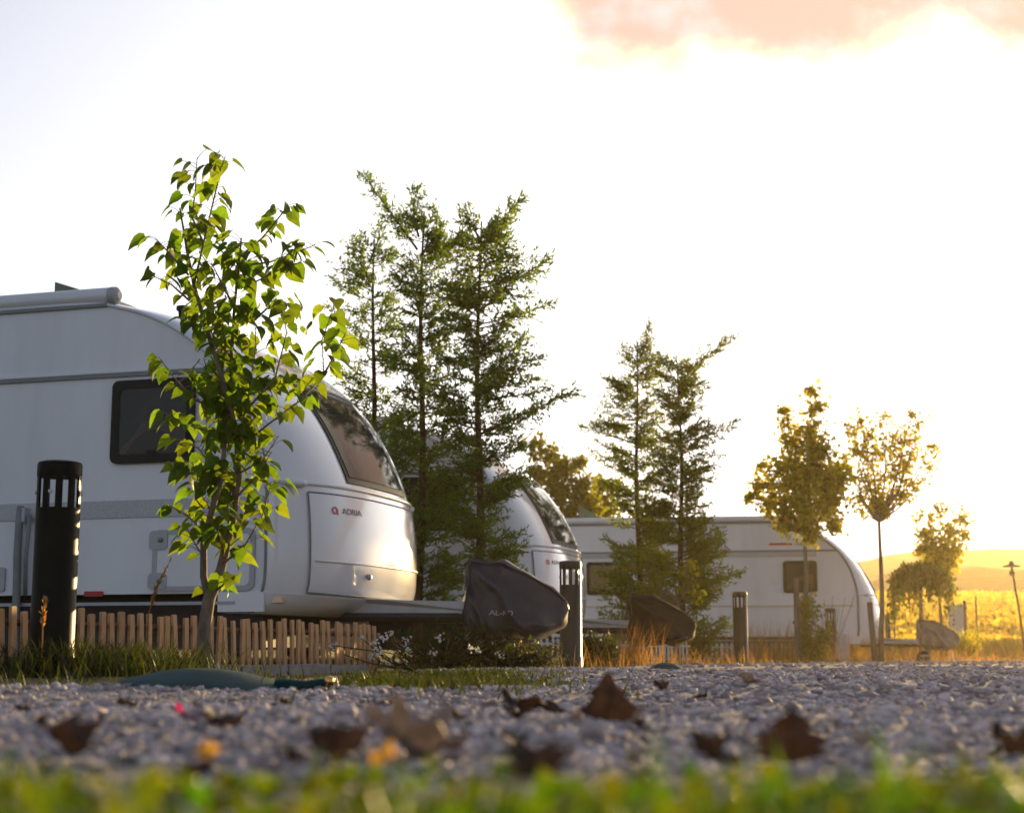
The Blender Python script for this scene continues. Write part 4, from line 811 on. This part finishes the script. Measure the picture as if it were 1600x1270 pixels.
def dead_leaf(label, px, py, Y, size, m, tilt, curl, rz, roll=0, name='dead_leaf', cat='leaf', group='dead leaves on the gravel', wd=.5, tri=False):
    nu, nv = 13, 9; pts = []
    for i in range(nu):
        u = i/(nu-1)
        for j in range(nv):
            w = 2*j/(nv-1) - 1; ww = (wd*1.15*min(1, u*7 + .05)*(1 - u*.97)**.85 if tri else wd*math.sin(math.pi*min(1, .04 + .93*u))**1.05)*(1 + .22*math.sin(u*19 + px)*abs(w) + .1*math.sin(u*41)); x = w*ww; y = u - .5
            pts.append((x*size, y*size, size*(curl*(x*x*2.2 + (y*y)*1.1) + .07*math.sin(9*y + 6*x + px) + .06*math.sin(15*x - 7*y + py) + .12*abs(x)*math.sin(11*y + px))))
    idx = np.array(pts); mb = MB().grid(idx, nu, nv); mb.tube([idx[i*nv + nv//2] + np.array([0, 0, .0006]) for i in range(nu)] , .0012, 4)
    o = mb.build(name, m, None, True); o.location = P(px, py, Y); o.rotation_euler = (R(tilt), R(roll), R(rz)); z = o.location.z
    return tag(o, label, cat, group)
dead_leaf('large curled grey-brown dead leaf in the near gravel left of centre', 640, 1160, 1.71, 0.126, M['greyleaf'], 16, .42, 72, 6, wd=.55)
dead_leaf('dark triangular dead leaf standing upright in the gravel', 950, 1096, 2.60, 0.093, M['deadleaf'], 80, .4, 8, 0, wd=.6, tri=True)
dead_leaf('brown dead leaf standing upright in the right-hand gravel', 1238, 1150, 1.59, 0.057, M['deadleaf'], 82, .35, 175, 0, wd=.75, tri=True)
dead_leaf('dark brown dead leaf at the right edge of the gravel', 1580, 1172, 1.59, 0.065, M['deadleaf'], 28, .8, 50, 20, wd=.5, tri=True)
dead_leaf('long flat dark dead leaf lying left of the upright triangular leaf', 832, 1103, 3.05, 0.131, M['deadleaf'], 12, .3, 82, 8, wd=.3)
dead_leaf('small black-brown leaf above the large curled grey leaf', 592, 1104, 2.79, 0.038, M['deadleaf'], 35, .6, 60, 0)
dead_leaf('light brown dead leaf lying far out on the gravel', 1168, 1064, 5.08, 0.082, M['greyleaf'], 20, .5, 80, 0)
dead_leaf('brown dead leaf low in the gravel right of centre', 1110, 1178, 1.46, 0.055, M['deadleaf'], 30, .5, 70, 0)
dead_leaf('russet dead leaf half sunk in the near grass at the centre', 830, 1192, 1.21, 0.055, M['deadleaf'], 30, .6, 30, 0)
dead_leaf('small dead leaf coloured like a backlit highlight in the left gravel', 324, 1174, 1.24, 0.019, M['highlightleaf'], 38, .3, 12, 0)
dead_leaf('narrow dead leaf coloured like a backlit highlight below the curled grey leaf', 600, 1180, 1.24, 0.028, M['highlightleaf'], 34, .3, -30, 0, wd=.35)
dead_leaf('dark brown dead leaf behind the magenta blossom', 345, 1138, 2.22, 0.060, M['deadleaf'], 25, .7, 40, 0)
dead_leaf('dark curled dead leaf at the far left gravel edge', 95, 1160, 1.71, 0.077, M['deadleaf'], 28, .7, 75, 0)
dead_leaf('crumpled russet leaf before the large curled grey leaf', 520, 1178, 1.40, 0.060, M['deadleaf'], 25, .8, 20, 0)
dead_leaf('small pointed dead leaf right of the upright triangular leaf', 1030, 1072, 3.68, 0.044, M['deadleaf'], 33, .5, 40, 0)
lrng = np.random.default_rng(5)
for i in range(34):
    y = 1.35 + 3.0*lrng.random()**1.3; x = (lrng.random()*2 - 1)*.40*y; p = (x, y, float(gz(x, y)) + .012)
    px_, py_ = lrng.random()*9, lrng.random()*9
    o = dead_leaf('small flat brown dead leaf lying loose among the pebbles', 800 + i*7, 1100 + i*3, y, .022 + .03*lrng.random(), M['deadleaf' if i % 3 else 'greyleaf'], 8 + 25*lrng.random(), .4, 360*lrng.random(), 20*lrng.normal(), group='small leaf litter', wd=.35 + .2*lrng.random(), tri=bool(i % 2)); o.location = p
def blossom():
    b = P(290, 1140, 2.35); t = thing('fallen_blossom', 'bright magenta fallen blossom lying in the left gravel', 'blossom', b); lb = MB(); c = np.array([(-.008, 0, .028), (-.004, 0, .018), (.004, 0, .008), (.012, 0, .014), (.0, 0, .022)])
    leaves(lb, c, [.016, .016, .015, .014, .012], [(-.6, 0, 1), (.3, 0, -1), (.8, .1, .5), (1, 0, .3), (-1, 0, .2)], np.tile([0, -1, .3], (5, 1)), HV, HF, wid=.8); lb.build('petals', M['pink'], t)
    MB().tube([(0, 0, -.008), (.002, 0, .01), (-.006, 0, .026)], .0016, 5).build('stem', M['deadleaf'], t)
blossom()

# ---------------------------------------------------------------- haze
def haze():
    m = bpy.data.materials.new('haze'); m.use_nodes = True; n = m.node_tree.nodes; n.remove(n['Principled BSDF'])
    pv = n.new('ShaderNodeVolumePrincipled'); pv.inputs['Color'].default_value = (1.0, 0.80, 0.48, 1); pv.inputs['Density'].default_value = HAZE; pv.inputs['Anisotropy'].default_value = HAZE_G
    m.node_tree.links.new(pv.outputs[0], n['Material Output'].inputs['Volume'])
    o = MB().box((0, 215, 11.5), (640, 500, 29)).build('haze', m); stuff(o, 'thin golden evening haze filling the air', 'haze')
HAZE, HAZE_G = 0.00042, 0.72
haze()
